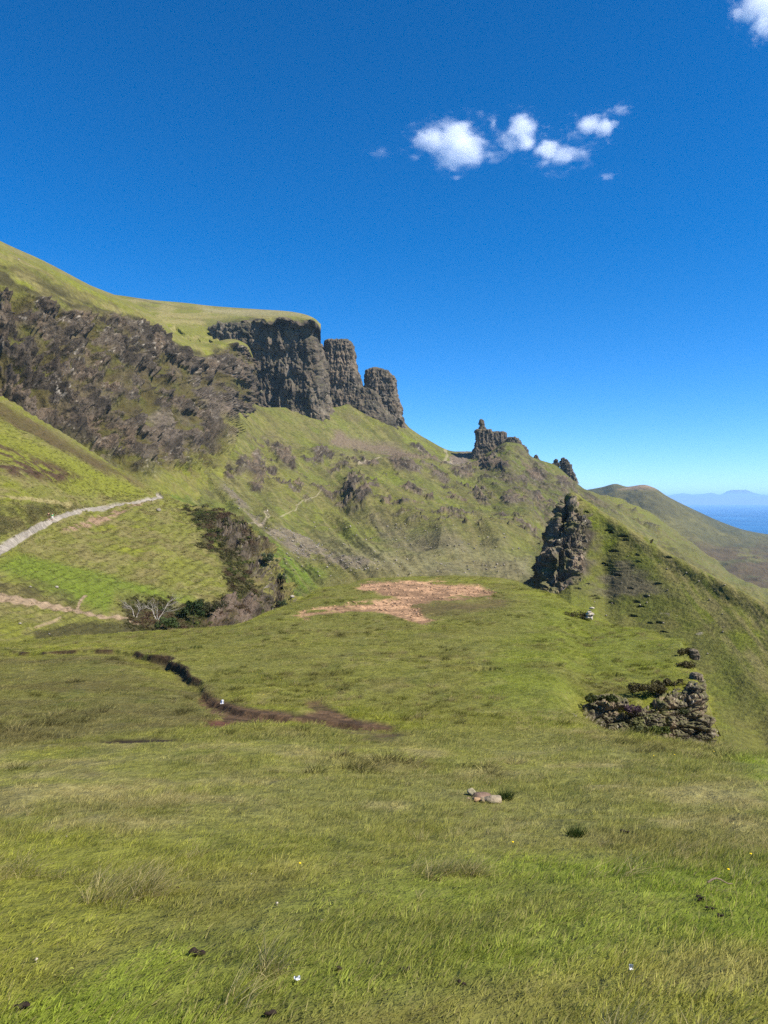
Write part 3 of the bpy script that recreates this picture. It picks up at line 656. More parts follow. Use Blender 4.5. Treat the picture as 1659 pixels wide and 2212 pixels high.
# ------------------------------------------------------------------ steep grassy hill on the right
RH = [
 (1040, [(1330, 330), (1300, 300), (1310, 285), (1320, 265), (1335, 240), (1350, 210), (1400, 110)]),
 (1100, [(1310, 340), (1278, 300), (1288, 285), (1300, 265), (1318, 240), (1340, 210), (1410, 110)]),
 (1145, [(1275, 330), (1250, 292), (1264, 278), (1280, 260), (1302, 238), (1330, 210), (1420, 108)]),
 (1172, [(1255, 320), (1236, 285), (1252, 270), (1270, 254), (1296, 234), (1328, 208), (1425, 106)]),
 (1195, [(1230, 310), (1206, 274), (1230, 262), (1256, 248), (1288, 232), (1326, 208), (1430, 104)]),
 (1212, [(1140, 300), (1108, 266), (1180, 256), (1235, 245), (1280, 231), (1325, 208), (1435, 102)]),
 (1224, [(1105, 300), (1069, 261), (1150, 253), (1225, 243), (1276, 230), (1325, 209), (1440, 100)]),
 (1235, [(1100, 300), (1064, 260), (1130, 252), (1215, 242), (1270, 230), (1322, 210), (1440, 100)]),
 (1262, [(1112, 300), (1078, 259), (1135, 251), (1212, 241), (1272, 229), (1326, 210), (1450, 100)]),
 (1300, [(1135, 295), (1104, 256), (1150, 249), (1220, 240), (1280, 229), (1338, 212), (1465, 100)]),
 (1345, [(1162, 290), (1131, 250), (1175, 242), (1242, 231), (1302, 219), (1362, 204), (1490, 100)]),
 (1400, [(1198, 280), (1167, 240), (1208, 231), (1270, 220), (1330, 208), (1392, 194), (1530, 98)]),
 (1450, [(1228, 270), (1197, 231), (1238, 222), (1298, 210), (1358, 197), (1425, 182), (1570, 98)]),
 (1500, [(1254, 260), (1224, 221), (1266, 212), (1328, 199), (1392, 186), (1465, 170), (1610, 98)]),
 (1560, [(1282, 250), (1253, 210), (1298, 200), (1362, 187), (1432, 174), (1515, 158), (1650, 98)]),
 (1610, [(1308, 240), (1280, 201), (1328, 190), (1395, 177), (1470, 163), (1560, 149), (1680, 98)]),
 (1659, [(1336, 230), (1308, 191), (1360, 180), (1430, 168), (1510, 154), (1610, 141), (1710, 98)]),
 (1800, [(1410, 210), (1385, 168), (1445, 158), (1520, 146), (1610, 134), (1700, 122), (1760, 92)]),
 (2300, [(1610, 160), (1590, 125), (1650, 116), (1720, 108), (1800, 100), (1880, 92), (1900, 80)])]
RH = [(u_, k_[:-1]+[(2030, 70)]) for u_, k_ in RH]
S5 = rib_surface(RH, np.concatenate([np.linspace(1040, 1680, 400)[:-1], np.linspace(1680, 2300, 60)]), 330, 'right_hill')
u, v, p, t = S5.U, S5.V, S5.p, S5.t
n1 = fbm(p/28., 4, 401); n2 = fbm(p/7., 4, 402); n3 = fbm(p/2., 3, 403)
cf = polymask(u+n2*6, v+n2*8, [(1180, 1120), (1215, 1078), (1240, 1090), (1262, 1120), (1285, 1150), (1262, 1200), (1280, 1230), (1250, 1252), (1180, 1250), (1172, 1200)], 8)
terr_ph = p[..., 2]/1.5+fbm(p/A([14., 14., 6.]), 3, 404)*1.8
saw = terr_ph-np.floor(terr_ph)
face = polymask(u, v, [(1150, 1230), (1230, 1080), (1300, 1120), (1420, 1220), (1560, 1400), (1659, 1500), (1659, 1640), (1500, 1640), (1150, 1400)], 20)
scm = sm(.02, .35, fbm(p/A([9., 9., 4.]), 3, 406))*face
disp = n1*.4+n2*.4+n3*.12+face*(1-cf)*(saw-.5)*lerp(.15, .28, scm)+fbm(U3((u-v*.75)/22., (u+v)/200., 4), 3, 407)*.15*(1-face)
# erosion scars: little turf lips, bare peat and the shade below them in one dark colour
SCARS = [(1330, 1086, 10), (1313, 1088, 8), (1270, 1080, 6), (1370, 1097, 5), (1415, 1090, 9), (1285, 1106, 6), (1423, 1116, 12), (1396, 1115, 6), (1425, 1138, 9), (1448, 1127, 5), (1455, 1150, 9), (1462, 1170, 10),
 (1340, 1145, 9), (1348, 1150, 7), (1380, 1157, 12), (1386, 1166, 8), (1356, 1190, 12), (1415, 1198, 8), (1421, 1213, 7), (1500, 1204, 9), (1470, 1262, 12), (1560, 1268, 14), (1335, 1222, 8), (1328, 1217, 6), (1367, 1242, 9), (1300, 1287, 10), (1310, 1292, 9), (1345, 1304, 12),
 (1415, 1300, 10), (1426, 1310, 10), (1300, 1340, 16), (1405, 1330, 12), (1450, 1345, 9), (1475, 1345, 10), (1560, 1330, 9), (1485, 1365, 14), (1280, 1318, 16), (1540, 1230, 6), (1590, 1245, 6), (1610, 1300, 7), (1500, 1165, 6), (1530, 1185, 5), (1260, 1270, 9), (1400, 1272, 8), (1440, 1290, 8)]
scar = np.zeros_like(u)
for su, sv, sl in [q_ for q_ in SCARS if q_[0] < 1520]:
    su, sv = lerp(1184., su, .82) if su < 1600 else su, sv
    q = ((u-su)/sl*1.0)**2+((v-sv-((u-su)/sl)**2*1.6-n3*2.5)/2.1)**2
    scar = np.maximum(scar, 1-sm(.4, 1.2, q))
disp = disp-scar*.7
S5.p = p+S5.n*disp[..., None]*np.clip(p[..., 1:2]/180, .4, 1.3); p = S5.p
c = mix(turf_color(p, 18., 77)*A([.82, .90, .7]), G_OLIVE*.78, sm(-.3, .3, n2)*.5)
c = mix(c, G_DEEP*1.25, face*sm(-.3, .4, n1+.3*n2)*.45)  # face turf deepened: the less sunlit side's shade put into the colour
c = mix(c, G_STRAW*.62, (1-face)*sm(-.3, .3, fbm(U3((u-v*.8)/12., (u+v)/90., 5), 4, 408))*.6)
c = mix(c, A([.095, .078, .050]), face*sm(.05, .4, fbm(p/A([12., 12., 5.]), 4, 409))*polymask(u, v, [(1220, 1120), (1290, 1150), (1370, 1210), (1480, 1330), (1540, 1380), (1400, 1340), (1300, 1290), (1240, 1260)], 24)*.8)
c = mix(c, A([.10, .078, .062]), polymask(u+n2*10, v+n2*6, [(1205, 1150), (1262, 1130), (1300, 1185), (1262, 1205), (1275, 1240), (1220, 1262), (1190, 1240)], 12)*sm(-.4, .15, n2+.1)*.8)
c = mix(c, SOIL*.6, sm(.86, .97, saw)*scm*.2*(1-cf)); c = mix(c, PEAT*.6, scar)
c = mix(c, HEATH_RED*1.2, polymask(u+n3*3, v, [(1128, 1258), (1160, 1225), (1178, 1212), (1172, 1228), (1140, 1262)], 3))
c = mix(c, R_PALE*.8, sm(.45, .6, n2+n3*.5)*polymask(u, v, [(1390, 1290), (1480, 1340), (1530, 1365), (1500, 1375), (1400, 1315)], 8))
c = mix(c, rock_color(p, 3., 411), cf*.9)
surf_obj('right_hill', S5, c, M_HILL, 'steep green conical hill with terraced turf and a dark crag on its left', 'hill')

# ------------------------------------------------------------------ mid ridge, far hill and brown moor on the right
MR = [
 (1180, [(1060, 1500), (1048, 1350), (1075, 1200), (1110, 1050), (1150, 900), (1250, 700)]),
 (1262, [(1075, 1500), (1060, 1350), (1085, 1200), (1120, 1050), (1160, 900), (1250, 700)]),
 (1310, [(1088, 1500), (1074, 1350), (1100, 1200), (1130, 1050), (1165, 900), (1250, 700)]),
 (1365, [(1108, 1550), (1094, 1400), (1118, 1220), (1142, 1060), (1172, 900), (1250, 700)]),
 (1400, [(1122, 1600), (1106, 1450), (1130, 1260), (1150, 1080), (1178, 920), (1255, 700)]),
 (1440, [(1150, 1650), (1132, 1500), (1150, 1300), (1168, 1120), (1190, 940), (1265, 700)]),
 (1480, [(1182, 1650), (1164, 1500), (1176, 1300), (1188, 1130), (1208, 950), (1275, 700)]),
 (1530, [(1222, 1650), (1204, 1500), (1212, 1300), (1222, 1130), (1238, 950), (1290, 700)]),
 (1600, [(1270, 1500), (1252, 1350), (1258, 1200), (1266, 1050), (1282, 880), (1330, 650)]),
 (1750, [(1330, 1300), (1312, 1150), (1320, 1000), (1335, 880), (1350, 760), (1400, 560)])]
S6 = rib_surface(MR, np.linspace(1180, 1750, 260), 150, 'mid_ridge')
u, v, p = S6.U, S6.V, S6.p
n1 = fbm(p/90., 4, 501); n2 = fbm(p/25., 4, 502)
cr = sm(.33, .5, n2+.25*n1)*polymask(u, v, [(1262, 1060), (1310, 1075), (1400, 1110), (1420, 1150), (1330, 1130)], 18)
S6.p = p+S6.n*(n1*9+n2*4+cr*7+(ridge(U3((u-v*.7)/40., (u+v)/200., 1), 3, 503)-.6)*14*sm(1., 1.6, S6.t))[..., None]; p = S6.p
c = mix(turf_color(p, 70., 88)*.85, HEATH*1.7, sm(-.1, .4, n1)*.6); c = mix(c, G_OLIVE*.8, sm(-.2, .4, n2)*.4); c = mix(c, rock_color(p, 20., 505), cr)
surf_obj('mid_ridge', S6, c, M_SLOPE, 'craggy green ridge falling away behind the right-hand hill', 'ridge')
FH = [
 (1150, [(1080, 3600), (1066, 3000), (1095, 2600), (1130, 2200), (1170, 1900), (1230, 1500), (1330, 1000)]),
 (1265, [(1070, 3600), (1058, 3000), (1090, 2600), (1130, 2200), (1170, 1900), (1230, 1500), (1330, 1000)]),
 (1300, [(1066, 3600), (1052, 2950), (1088, 2560), (1130, 2200), (1172, 1900), (1230, 1500), (1330, 1000)]),
 (1330, [(1060, 3600), (1045, 2900), (1082, 2520), (1128, 2200), (1174, 1900), (1232, 1500), (1330, 1000)]),
 (1355, [(1066, 3600), (1051, 2900), (1084, 2500), (1128, 2200), (1176, 1900), (1234, 1500), (1330, 1000)]),
 (1390, [(1062, 3600), (1047, 2850), (1082, 2480), (1128, 2180), (1178, 1900), (1236, 1500), (1332, 1000)]),
 (1412, [(1070, 3600), (1053, 2850), (1088, 2480), (1132, 2180), (1180, 1900), (1238, 1500), (1334, 1000)]),
 (1442, [(1090, 3700), (1072, 2900), (1102, 2520), (1142, 2200), (1184, 1900), (1240, 1500), (1336, 1000)]),
 (1500, [(1118, 3800), (1101, 3050), (1124, 2650), (1156, 2280), (1190, 1950), (1244, 1500), (1340, 1000)]),
 (1560, [(1144, 4000), (1128, 3300), (1144, 2850), (1168, 2450), (1196, 2000), (1248, 1500), (1345, 1000)]),
 (1610, [(1158, 4300), (1145, 3600), (1156, 3050), (1174, 2550), (1200, 2050), (1252, 1500), (1350, 1000)]),
 (1659, [(1166, 4600), (1154, 3900), (1164, 3250), (1180, 2650), (1205, 2080), (1256, 1500), (1355, 1000)]),
 (1900, [(1190, 4600), (1178, 3800), (1190, 3200), (1205, 2600), (1230, 2050), (1280, 1500), (1370, 1000)])]
S7 = rib_surface(FH, np.linspace(1150, 1900, 330), 190, 'far_hill')
u, v, p = S7.U, S7.V, S7.p
n1 = fbm(p/260., 5, 601); n2 = fbm(p/70., 4, 602)
cr = polymask(u+n2*10, v+n2*4, [(1370, 1046), (1410, 1050), (1420, 1060), (1385, 1062), (1330, 1062), (1360, 1054)], 4)*sm(-.1, .3, n2+.1)
S7.p = p+S7.n*((n1*15+n2*13+cr*14+fbm(p/32., 3, 606)*5+(ridge(U3((u-v*1.2)/55., (u+v)/260., 2), 3, 603)-.6)*30*polymask(u, v, [(1280, 1070), (1420, 1060), (1560, 1130), (1600, 1170), (1400, 1190)], 30))*sm(1., 2., S7.t))[..., None]; p = S7.p
c = mix(np.broadcast_to(A([.060, .056, .022]), p.shape).copy(), G_OLIVE*.85, sm(-.3, .4, n1)*.7)
c = mix(c, A([.075, .052, .026]), polymask(u, v, [(1430, 1165), (1520, 1180), (1900, 1180), (1900, 1255), (1600, 1270), (1520, 1250)], 22)*sm(-.6, .1, fbm(U3(u/60, v/5., 0), 3, 605))*.95)
c = mix(c, HEATH*1.3, polymask(u, v, [(1270, 1062), (1410, 1060), (1470, 1110), (1420, 1130), (1330, 1100)], 18)*.7)
c = mix(c, G_MID, polymask(u, v, [(1530, 1268), (1900, 1262), (1900, 1330), (1600, 1310)], 10)*.9)
c = mix(c, R_PALE*A([.8, .62, .5]), cr*.7)
surf_obj('far_hill', S7, c, M_FAR, 'low brown green hill and moor running down to the sea', 'hill')

# ------------------------------------------------------------------ sea and far coast
def plane_grid(name, x0, x1, y0, y1, z, n=40):
    xs, ys = np.linspace(x0, x1, n), np.linspace(y0, y1, n)
    X, Y = np.meshgrid(xs, ys, indexing='ij')
    return mesh_np(name, np.stack([X, Y, np.full_like(X, z)], -1), quads=grid_quads(n, n))
m, n_, l_ = nodes('sea_water')
o_ = n_.new('ShaderNodeOutputMaterial'); b_ = n_.new('ShaderNodeBsdfPrincipled')
b_.inputs['Base Color'].default_value = (.006, .045, .135, 1); b_.inputs['Roughness'].default_value = .38; b_.inputs['IOR'].default_value = 1.33; b_.inputs['Specular IOR Level'].default_value = .35
g_ = n_.new('ShaderNodeNewGeometry'); mp_ = n_.new('ShaderNodeMapping'); mp_.inputs['Scale'].default_value = (.0016, .0006, 1)
t_ = n_.new('ShaderNodeTexNoise'); t_.inputs['Scale'].default_value = 1.; t_.inputs['Detail'].default_value = 6; t_.inputs['Roughness'].default_value = .6
l_.new(g_.outputs['Position'], mp_.inputs['Vector']); l_.new(mp_.outputs['Vector'], t_.inputs['Vector'])
cr_ = n_.new('ShaderNodeValToRGB'); cr_.color_ramp.elements[0].position = .36; cr_.color_ramp.elements[0].color = (.008, .065, .19, 1); cr_.color_ramp.elements[1].position = .68; cr_.color_ramp.elements[1].color = (.022, .13, .31, 1)
l_.new(t_.outputs['Fac'], cr_.inputs['Fac']); l_.new(cr_.outputs['Color'], b_.inputs['Base Color'])
mr_ = n_.new('ShaderNodeMapRange'); mr_.inputs['To Min'].default_value = .25; mr_.inputs['To Max'].default_value = .55
l_.new(t_.outputs['Fac'], mr_.inputs['Value']); l_.new(mr_.outputs['Result'], b_.inputs['Roughness'])
l_.new(b_.outputs[0], o_.inputs['Surface']); M_SEA = m
SEA_Z = -205.
me = plane_grid('sea', -30000, 120000, 1500, 108000, SEA_Z); me.materials.append(M_SEA)
tag(link(bpy.data.objects.new('sea', me)), 'deep blue sea beyond the moor under the far coast', 'sea', kind='structure')
def coast(name, D, prof, thick, label, seed, col):
    us = np.linspace(prof[0][0], prof[-1][0], 260); vt = np.interp(us, [q[0] for q in prof], [q[1] for q in prof])
    xc = (us-U0)/F*D; zt = -(vt-V0)/F*D; base = SEA_Z-30
    rows = []
    for k, (fy, fz) in enumerate([(-.9, 0), (-.75, .25), (-.45, .7), (-.15, .97), (.1, 1.), (.5, .6), (1., 0)]):
        nzv = fbm(U3(us/9., fy*4), 4, seed)*.10*(0 < fz < .99)
        rows.append(np.stack([xc*(1+fy*thick/D), np.full_like(xc, D+fy*thick), base+(zt-base)*(fz+nzv)], -1))
    p = np.stack(rows, 1)
    c = np.broadcast_to(A(col), p.shape)
    me = mesh_np(name, p, quads=grid_quads(*p.shape[:2]), cols=c, mat=M_FAR)
    return tag(link(bpy.data.objects.new(name, me)), label, 'coast', kind='structure')
coast('coast', 44000, [(1100, 1074), (1400, 1071), (1480, 1070), (1560, 1069), (1659, 1071), (1900, 1070), (2600, 1074)], 3500, 'low hazy blue far coast along the sea horizon', 3, (.10, .10, .07))
coast('mountains', 80000, [(1150, 1078), (1440, 1071), (1460, 1067), (1478, 1065), (1495, 1068), (1515, 1067), (1535, 1064), (1545, 1066), (1556, 1069), (1564, 1065), (1572, 1060), (1582, 1058), (1612, 1058), (1626, 1063), (1640, 1068), (1700, 1071), (1900, 1069), (2600, 1074)], 5000, 'faint flat-topped blue mountains beyond the far coast', 5, (.08, .08, .08))
# ------------------------------------------------------------------ rock towers, cliff headland, crags (closed lofts)
M_ROCKB = mat_surface('crag_rock', fine=1.2, bump=.9, dist=.4, var=.40, spec=.25, rough=.85)
def tower(name, levels, D, depth, label, cat='rock tower', nth=160, nl=150, amp=1., size=None, seed=0, power=3.2, mat=None, moss=.35, pale=.5, warm=.6, parent=None, kind='structure', lean=0., grass_top=.0, obj=True, bright=1.):
    """levels: (V, Uleft, Uright) from the top down; depth = front-back size in metres; closed solid with a capped top"""
    L = A(levels, float); s = A([0]+list(np.cumsum(np.abs(np.diff(L[:, 0]))+2)))
    q = np.linspace(0, s[-1], nl)
    V = np.interp(q, s, L[:, 0]); Ul = np.interp(q, s, L[:, 1]); Ur = np.interp(q, s, L[:, 2])
    th = np.linspace(0, 2*math.pi, nth, endpoint=False)
    cx, sx = np.cos(th), np.sin(th); r = (np.abs(cx)**power+np.abs(sx)**power)**(-1/power)
    X0 = ((Ul+Ur)/2-U0)/F*D; hw = (Ur-Ul)/2/F*D
    wrel = np.clip(hw/np.max(hw), .15, 1)**.6; Df = D-depth/2*wrel*.9
    Z = -(V-V0)/F*Df; Z = -(V-V0)/F*(Df+lean*(Z-Z[-1])); Z = -(V-V0)/F*(Df+lean*(Z-Z[-1]))
    ring = np.stack([X0[None]+hw[None]*(r*cx)[:, None], D+lean*(Z-Z[-1])[None]+depth/2*wrel[None]*(r*sx)[:, None], np.broadcast_to(Z[None], (nth, nl))], -1)
    # cap
    caps = []
    top = ring[:, 0]
    for f in (.0, .35, .7, .92):
        cpt = top.mean(0); cc = cpt+(top-cpt)*f; cc = cc.copy(); cc[:, 2] += (1-f)*np.max(hw)*.02+.0
        caps.append(cc)
    p = np.concatenate([np.stack(caps, 1), ring], 1)
    n = grid_normals(p, True); ctr = np.concatenate([np.broadcast_to(top.mean(0)-A([0, 0, 1.]), (4, 3)), np.stack([X0, np.full_like(X0, D), Z], -1)], 0)[None]
    n *= np.where((n*(p-ctr)).sum(-1, keepdims=True) < 0, -1, 1)
    sz = size or np.max(hw)
    f1, fe, cid = voro(p/sz/A([.34, .34, .55]), seed); f1b, feb, cidb = voro(p/sz/A([.13, .13, .30]), seed+5); f1c, fec, cidc = voro(p/sz/A([.05, .05, .11]), seed+8)
    col = ridge(p/sz/A([.22, .22, 1.3]), 3, seed+11); strata = fbm(U3(p[..., 0]/sz*.4, p[..., 1]/sz*.4, p[..., 2]/sz*4.2), 3, seed+13)
    d = (cid-.5)*.24+(cidb-.5)*.17+(cidc-.5)*.07+(col-.6)*.26+strata*.14-.07*np.exp(-(fe/.09)**2)-.05*np.exp(-(feb/.10)**2)
    fade = np.ones(p.shape[1]); fade[:4] = [.05, .15, .35, .5]; fade[4:] = np.clip(.55+np.arange(len(fade)-4)/max(8, nl*.08)*.45, 0, 1)
    p = p+n*(d*sz*amp*fade[None])[..., None]
    n2 = grid_normals(p, True); n2 *= np.where((n2*n).sum(-1, keepdims=True) < 0, -1, 1)
    c = rock_color(p, sz*.30, seed+17, pale=pale, warm=warm)*bright
    mossm = sm(.35, .7, n2[..., 2]+.25*fbm(p/sz/.15, 3, seed+19))*moss
    c = mix(c, A([.060, .064, .016]), mossm)
    if grass_top: c = mix(c, G_OLIVE*.9, sm(-grass_top, -grass_top*.6, -(Z[0]-p[..., 2])))
    me = mesh_np(name, p, quads=grid_quads(p.shape[0], p.shape[1], True), cols=c, mat=mat or M_ROCK)
    if not obj: return me
    o = link(bpy.data.objects.new(name, me), parent)
    if parent is None: tag(o, label, cat, kind=kind)
    return o
tower('cliff_headland', [(699, 500, 684), (701, 488, 689), (704, 482, 692), (712, 478, 691), (728, 476, 690), (742, 480, 697), (765, 500, 702), (800, 512, 706), (840, 520, 712), (862, 526, 717), (885, 535, 722), (905, 545, 727), (925, 552, 728), (940, 556, 727), (958, 560, 724), (990, 560, 724)],
      960, 200, 'dark sheer basalt cliff headland under the grassy plateau', 'cliff', nth=520, nl=260, amp=.55, bright=1.25, size=44, seed=700, power=7., moss=.45, pale=.45, warm=.35, lean=.08)
tower('rock_tower', [(733, 708, 752), (735, 702, 760), (742, 700, 764), (760, 701, 765), (785, 701, 768), (805, 701, 775), (830, 703, 782), (855, 704, 788), (880, 706, 797), (900, 700, 806), (930, 700, 815)],
      985, 70, 'broad flat-topped basalt tower next to the cliff headland', nth=220, nl=170, amp=.5, bright=1.3, size=26, power=5., seed=720, moss=.3, warm=.8, lean=.06)
tower('rock_tower', [(794, 797, 822), (797, 791, 836), (803, 790, 845), (815, 790, 853), (835, 789, 857), (855, 790, 859), (875, 795, 864), (895, 802, 869), (918, 812, 874), (945, 812, 880)],
      1000, 50, 'narrower basalt pinnacle standing apart at the end of the cliff', nth=200, nl=150, amp=.55, bright=1.3, size=22, power=4.5, seed=740, moss=.25, warm=.7, lean=.05)
tower('rock_step', [(838, 772, 800), (846, 768, 812), (862, 764, 822), (880, 740, 832), (900, 730, 850), (925, 725, 862)], 975, 50, 'low rock wall joining the two basalt towers at their foot', 'rock wall', nth=180, nl=80, amp=.45, size=22, seed=750, warm=.7)
# the castle-like rock and its broken crest
tower('castle_rock', [(927, 1032, 1052), (929, 1028, 1060), (940, 1028, 1064), (955, 1026, 1066), (968, 1024, 1074), (978, 1021, 1088), (986, 1018, 1104), (1000, 1012, 1112)], 1015, 42, 'tall block of the castle-shaped rock with a sheer shadowed left face', 'rock', nth=170, nl=110, amp=.5, size=20, seed=760, power=5, warm=.7)
tower('castle_rock', [(932, 1064, 1088), (934, 1058, 1092), (944, 1054, 1093), (954, 1054, 1096), (966, 1054, 1100), (985, 1050, 1110)], 1022, 34, 'squared right-hand shoulder of the castle-shaped rock', 'rock', nth=140, nl=70, amp=.5, size=15, seed=765, power=5, warm=.8)
tower('rock_pinnacle', [(905, 1037, 1041), (908, 1035, 1045), (915, 1034, 1047), (919, 1036, 1047), (924, 1034, 1050), (932, 1033, 1052)], 1015, 10, 'small knobbly pinnacle on top of the castle-shaped rock', 'pinnacle', nth=60, nl=50, amp=.55, size=7, seed=770, warm=.6)
for k, (lv, dep, sz, lab) in enumerate([
    ([(944, 1098, 1114), (948, 1092, 1120), (956, 1090, 1124), (968, 1090, 1132), (980, 1090, 1136)], 26, 12, 'broken rock crest just right of the castle-shaped rock'),
    ([(961, 1118, 1130), (966, 1114, 1138), (974, 1112, 1140), (988, 1112, 1144)], 18, 9, 'low stepped rock at the lower end of the broken crest'),
    ([(982, 1157, 1158), (987, 1154, 1162), (996, 1150, 1167), (1004, 1148, 1170)], 10, 6, 'small lone rock tooth midway along the descending ridge'),
    ([(991, 1200, 1202), (995, 1196, 1206), (999, 1197, 1205), (1004, 1191, 1210), (1010, 1192, 1209), (1018, 1186, 1215)], 9, 7, 'left one of the pair of rock spires on the ridge end'),
    ([(988, 1216, 1219), (991, 1211, 1222), (994, 1212, 1228), (1000, 1209, 1229), (1008, 1212, 1236), (1016, 1212, 1236), (1026, 1216, 1243), (1044, 1218, 1250)], 14, 9, 'leaning taller spire at the right end of the ridge')]):
    tower('rock_spire', lv, 1010, dep, lab, 'rock spire', nth=90, nl=60, amp=.85, size=sz, power=2.4, seed=780+k*7, warm=.7)
# crag on the left flank of the right-hand hill: a fractured camera-facing wedge that turns away at its left edge
CR = [(1164, [(1222, 276), (1228, 274), (1238, 272), (1248, 270), (1256, 268), (1275, 264)]), (1172, [(1204, 262), (1208, 256), (1222, 250), (1236, 246), (1252, 242), (1280, 238)]), (1181, [(1172, 259), (1177, 251), (1200, 246), (1226, 242), (1252, 238), (1284, 233)]),
 (1191, [(1150, 259), (1155, 250), (1185, 245), (1218, 240), (1254, 236), (1288, 231)]), (1201, [(1134, 259), (1139, 250), (1175, 245), (1212, 240), (1255, 235), (1290, 230)]), (1206, [(1110, 260), (1115, 251), (1160, 246), (1208, 240), (1255, 235), (1290, 230)]),
 (1212, [(1094, 261), (1099, 253), (1145, 248), (1205, 241), (1254, 236), (1288, 231)]), (1218, [(1082, 262), (1087, 254), (1135, 249), (1202, 242), (1252, 237), (1285, 232)]), (1232, [(1086, 261), (1092, 255), (1132, 250), (1200, 243), (1248, 238), (1280, 233)]),
 (1248, [(1098, 262), (1106, 255), (1140, 251), (1198, 244), (1242, 240), (1275, 235)]), (1264, [(1115, 262), (1124, 254), (1152, 251), (1196, 246), (1235, 243), (1270, 238)]), (1282, [(1140, 264), (1150, 256), (1168, 254), (1192, 251), (1225, 248), (1262, 244)]), (1300, [(1165, 268), (1172, 262), (1180, 260), (1190, 258), (1210, 256), (1250, 252)])]
CR = [(u_, [(v_, d_-2.6*float(sm(1212, 1236, u_)*(1-sm(1276, 1300, u_)))*(.3 if k_ == 0 else 1)) for k_, (v_, d_) in enumerate(kk)]) for u_, kk in CR]
SC = rib_surface(CR, np.linspace(1164, 1300, 330), 300); p = SC.p
w_ = fbm(p/5., 3, 811)[..., None]*A([1.2, 1.2, .6])
c1, e1, i1 = voro((p+w_)/A([4.2, 4.2, 6.5]), 801); c2, e2, i2 = voro((p+w_)/A([1.6, 1.6, 2.2]), 805); c3, e3, i3 = voro(p/A([.7, .7, .9]), 808)
cleft = linemask(SC.U+fbm(p/3., 3, 812)*6, SC.V, [(1222, 1085), (1214, 1125), (1212, 1150), (1196, 1178), (1188, 1200)], 2.2, 4)+linemask(SC.U+fbm(p/3., 3, 813)*5, SC.V, [(1196, 1216), (1190, 1235), (1184, 1258)], 3., 6)+.7*linemask(SC.U+fbm(p/3., 3, 814)*5, SC.V, [(1212, 1195), (1208, 1225), (1212, 1250)], 1.6, 4)
edge_r = 1-sm(1266, 1298, SC.U+fbm(p/6., 3, 815)*16)
d_ = (i1-.45)*1.4+(i2-.5)*.8+(i3-.5)*.35-.5*np.exp(-(e1/.10)**2)+(ridge((p+w_)/A([4.2, 4.2, 20.]), 4, 816, .55)-.6)*7.5+fbm(U3(p[..., 0]/9., p[..., 1]/9., p[..., 2]/1.6), 3, 822)*1.1-cleft*4.5
d_ = d_*lerp(.25, 1., edge_r)-(1-edge_r)*4.
SC.p = p+SC.n*d_[..., None]*(sm(0, .8, SC.t)*.7+.3)[..., None]; p = SC.p; nn = grid_normals(p); nn *= np.where((nn*-p).sum(-1, keepdims=True) < 0, -1, 1)
c = rock_color(p, 2.6, 818, pale=1., warm=1.)*1.6
c = mix(c, A([.110, .086, .056]), sm(-.1, .4, fbm(p/A([6., 6., 2.]), 3, 819))*polymask(SC.U, SC.V, [(1205, 1150), (1290, 1150), (1290, 1200), (1200, 1205)], 12)*.8)
c = mix(c, A([.080, .078, .024]), sm(.45, .8, nn[..., 2]+.3*fbm(p/2., 3, 820))*.8); c = mix(c, G_OLIVE*.85, (1-edge_r)*sm(-.4, .2, fbm(p/3., 3, 821))); c = mix(c, A([.085, .080, .024]), sm(.05, .3, fbm(p/A([5., 5., 2.5]), 4, 823)+.25*sm(1225, 1270, SC.U))*.75)
surf_obj('dark_crag', SC, c, M_ROCKB, 'dark fractured crag on the left flank of the right-hand hill', 'crag')
# ------------------------------------------------------------------ grass, heather and bush geometry
def proto_collection(name, meshes):
    col = bpy.data.collections.new(name)                # never linked to the scene: only a source for instancing
    for i, me in enumerate(meshes):
        col.objects.link(bpy.data.objects.new(name+'_tuft', me))
    return col
def blades(n, h, w, spread, lean, seed, straw=.2, curve=.5, segs=2):
    """one tuft: n tapering bent blades leaning down-wind; colour attribute 'mixc' = share of straw"""
    r = np.random.default_rng(seed)
    V, T, C = [], [], []
    for k in range(n):
        a = r.uniform(0, 2*math.pi); rad = spread*math.sqrt(r.uniform()); bx, by = rad*math.cos(a), rad*math.sin(a)
        hh = h*r.uniform(.45, 1.1); ww = w*r.uniform(.7, 1.3); fa = r.uniform(0, math.pi)
        lx = lean+r.normal()*.35+math.cos(a)*.3; ly = r.normal()*.35+math.sin(a)*.3
        fx, fy = math.cos(fa)*ww/2, math.sin(fa)*ww/2
        s = r.uniform() < straw; base = len(V)
        for q in range(segs+1):
            t = q/segs; cw = (1-t**1.5) if q < segs else 0.
            px = bx+lx*hh*t**(1+curve); py = by+ly*hh*t**(1+curve); pz = hh*t*(1-.22*t*curve)
            if q < segs:
                V += [(px-fx*cw, py-fy*cw, pz), (px+fx*cw, py+fy*cw, pz)]; C += [(1. if s else 0., t, r.uniform())]*2
            else:
                V += [(px, py, pz)]; C += [(1. if s else 0., t, r.uniform())]
        for q in range(segs-1):
            b = base+q*2; T += [(b, b+1, b+3), (b, b+3, b+2)]
        b = base+(segs-1)*2; T += [(b, b+1, b+2)]
    return mesh_np('grass_tuft', A(V), tris=T, cols=A(C)+.003, smooth=True)
